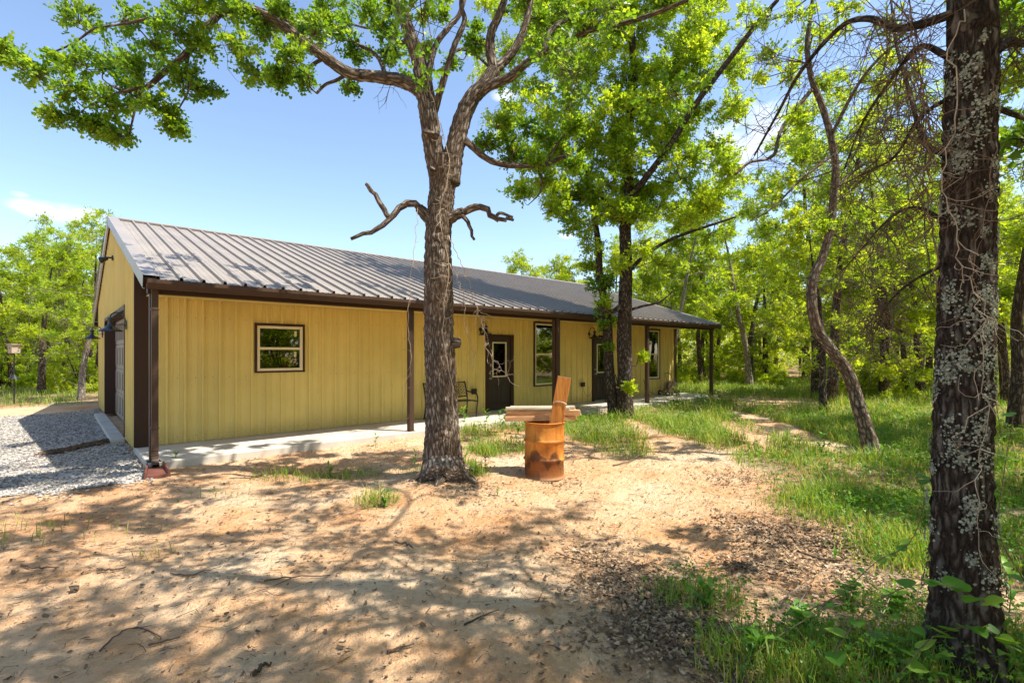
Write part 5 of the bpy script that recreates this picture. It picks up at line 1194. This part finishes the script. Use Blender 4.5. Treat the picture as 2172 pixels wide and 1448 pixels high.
for i, (a, b, c, lb) in enumerate((((1560, 1440), (1690, 1330), (1850, 1290), 'pale dead stem arching over the weeds at lower right'), ((1640, 1290), (1780, 1230), (1930, 1235), 'thin dead stem lying left of the lichened trunk'),
                                   ((1820, 1440), (1900, 1370), (2010, 1340), 'bleached dead stem in front of the trunk foot'), ((1850, 1350), (1885, 1310), (1900, 1285), 'short white dead stem near the trunk foot'), ((2060, 1440), (2120, 1350), (2172, 1330), 'dead stem at the right bottom corner'))):
    P = [PG(*a)+[0, 0, .01], PG(*b)+[0, 0, .12], PG(*c)+[0, 0, .03]]; o = P[0].copy(); g = Geo(); Q_ = cat(P, 6); Q_[1:-1] += rr.normal(0, .006, (len(Q_)-2, 3)); g.tube(Q_-o, np.linspace(.0035, .0018, len(Q_)), 5)
    t = empty('dead_stem', lb, 'stem', o); g.obj('stem', M['vine'], t)
    g = Geo()
    for k in range(7):
        q = Q_[rr.integers(2, len(Q_))]-o; e = q+rr.normal(0, .07, 3)+[0, 0, .05]; g.tube([q, (q+e)/2+rr.normal(0, .012, 3), e], [.0018, .0014, .0008], 4, False)
    kind(g.obj('side_shoots', M['vine'], t), 'stuff')
# greenbrier around the foot of the big trunk: arching stems with heart shaped leaves
def briar(pts, label, nl, ls, seed):
    r2 = np.random.default_rng(seed); P = cat(pts, 6); o = P[0].copy(); t = empty('briar_vine', label, 'vine', o, 0, 'briar vines at the trunk foot'); g = Geo(); g.tube(P-o, np.linspace(.0035, .0015, len(P)), 5); g.obj('stem', M['vinebrown'], t, True)
    for k in range(nl):
        q = P[int((k+.5)/nl*len(P))]-o; w = mobj('leaf', LEAFM[2+int(r2.random() < .5)], t); w.location = q; s = ls*r2.uniform(.6, 1.2); w.scale = (s,)*3; w.rotation_euler = (r2.uniform(-.2, .7), r2.uniform(-.4, .4), r2.uniform(0, 6.28))
def G3(px, py, dep): return PD(px, py, dep)
briar([G3(1760, 1400, 2.55), G3(1830, 1300, 2.55), G3(1920, 1245, 2.55), G3(2010, 1240, 2.52), G3(2060, 1262, 2.5), G3(2120, 1290, 2.48)], 'briar with big round leaves crossing the front of the lichened trunk', 13, .085, 1)
briar([G3(1700, 1300, 3.1), G3(1780, 1260, 3.1), G3(1860, 1190, 3.1), G3(1930, 1150, 3.0), G3(1960, 1060, 2.95), G3(1945, 1010, 2.95)], 'briar arching up toward the left side of the lichened trunk', 16, .06, 2)
briar([G3(1560, 1420, 2.75), G3(1680, 1330, 2.8), G3(1800, 1280, 2.8), G3(1940, 1330, 2.7)], 'low arching briar stem left of the trunk foot', 10, .055, 3)
briar([G3(1900, 1440, 2.5), G3(1980, 1350, 2.5), G3(2080, 1330, 2.5), G3(2160, 1380, 2.45)], 'briar with glossy leaves at the base of the lichened trunk', 14, .08, 4)
briar([G3(2172, 1230, 2.9), G3(2120, 1130, 2.9), G3(2130, 1000, 2.95), G3(2150, 880, 3.0)], 'briar climbing at the right picture edge behind the trunk', 10, .07, 5)
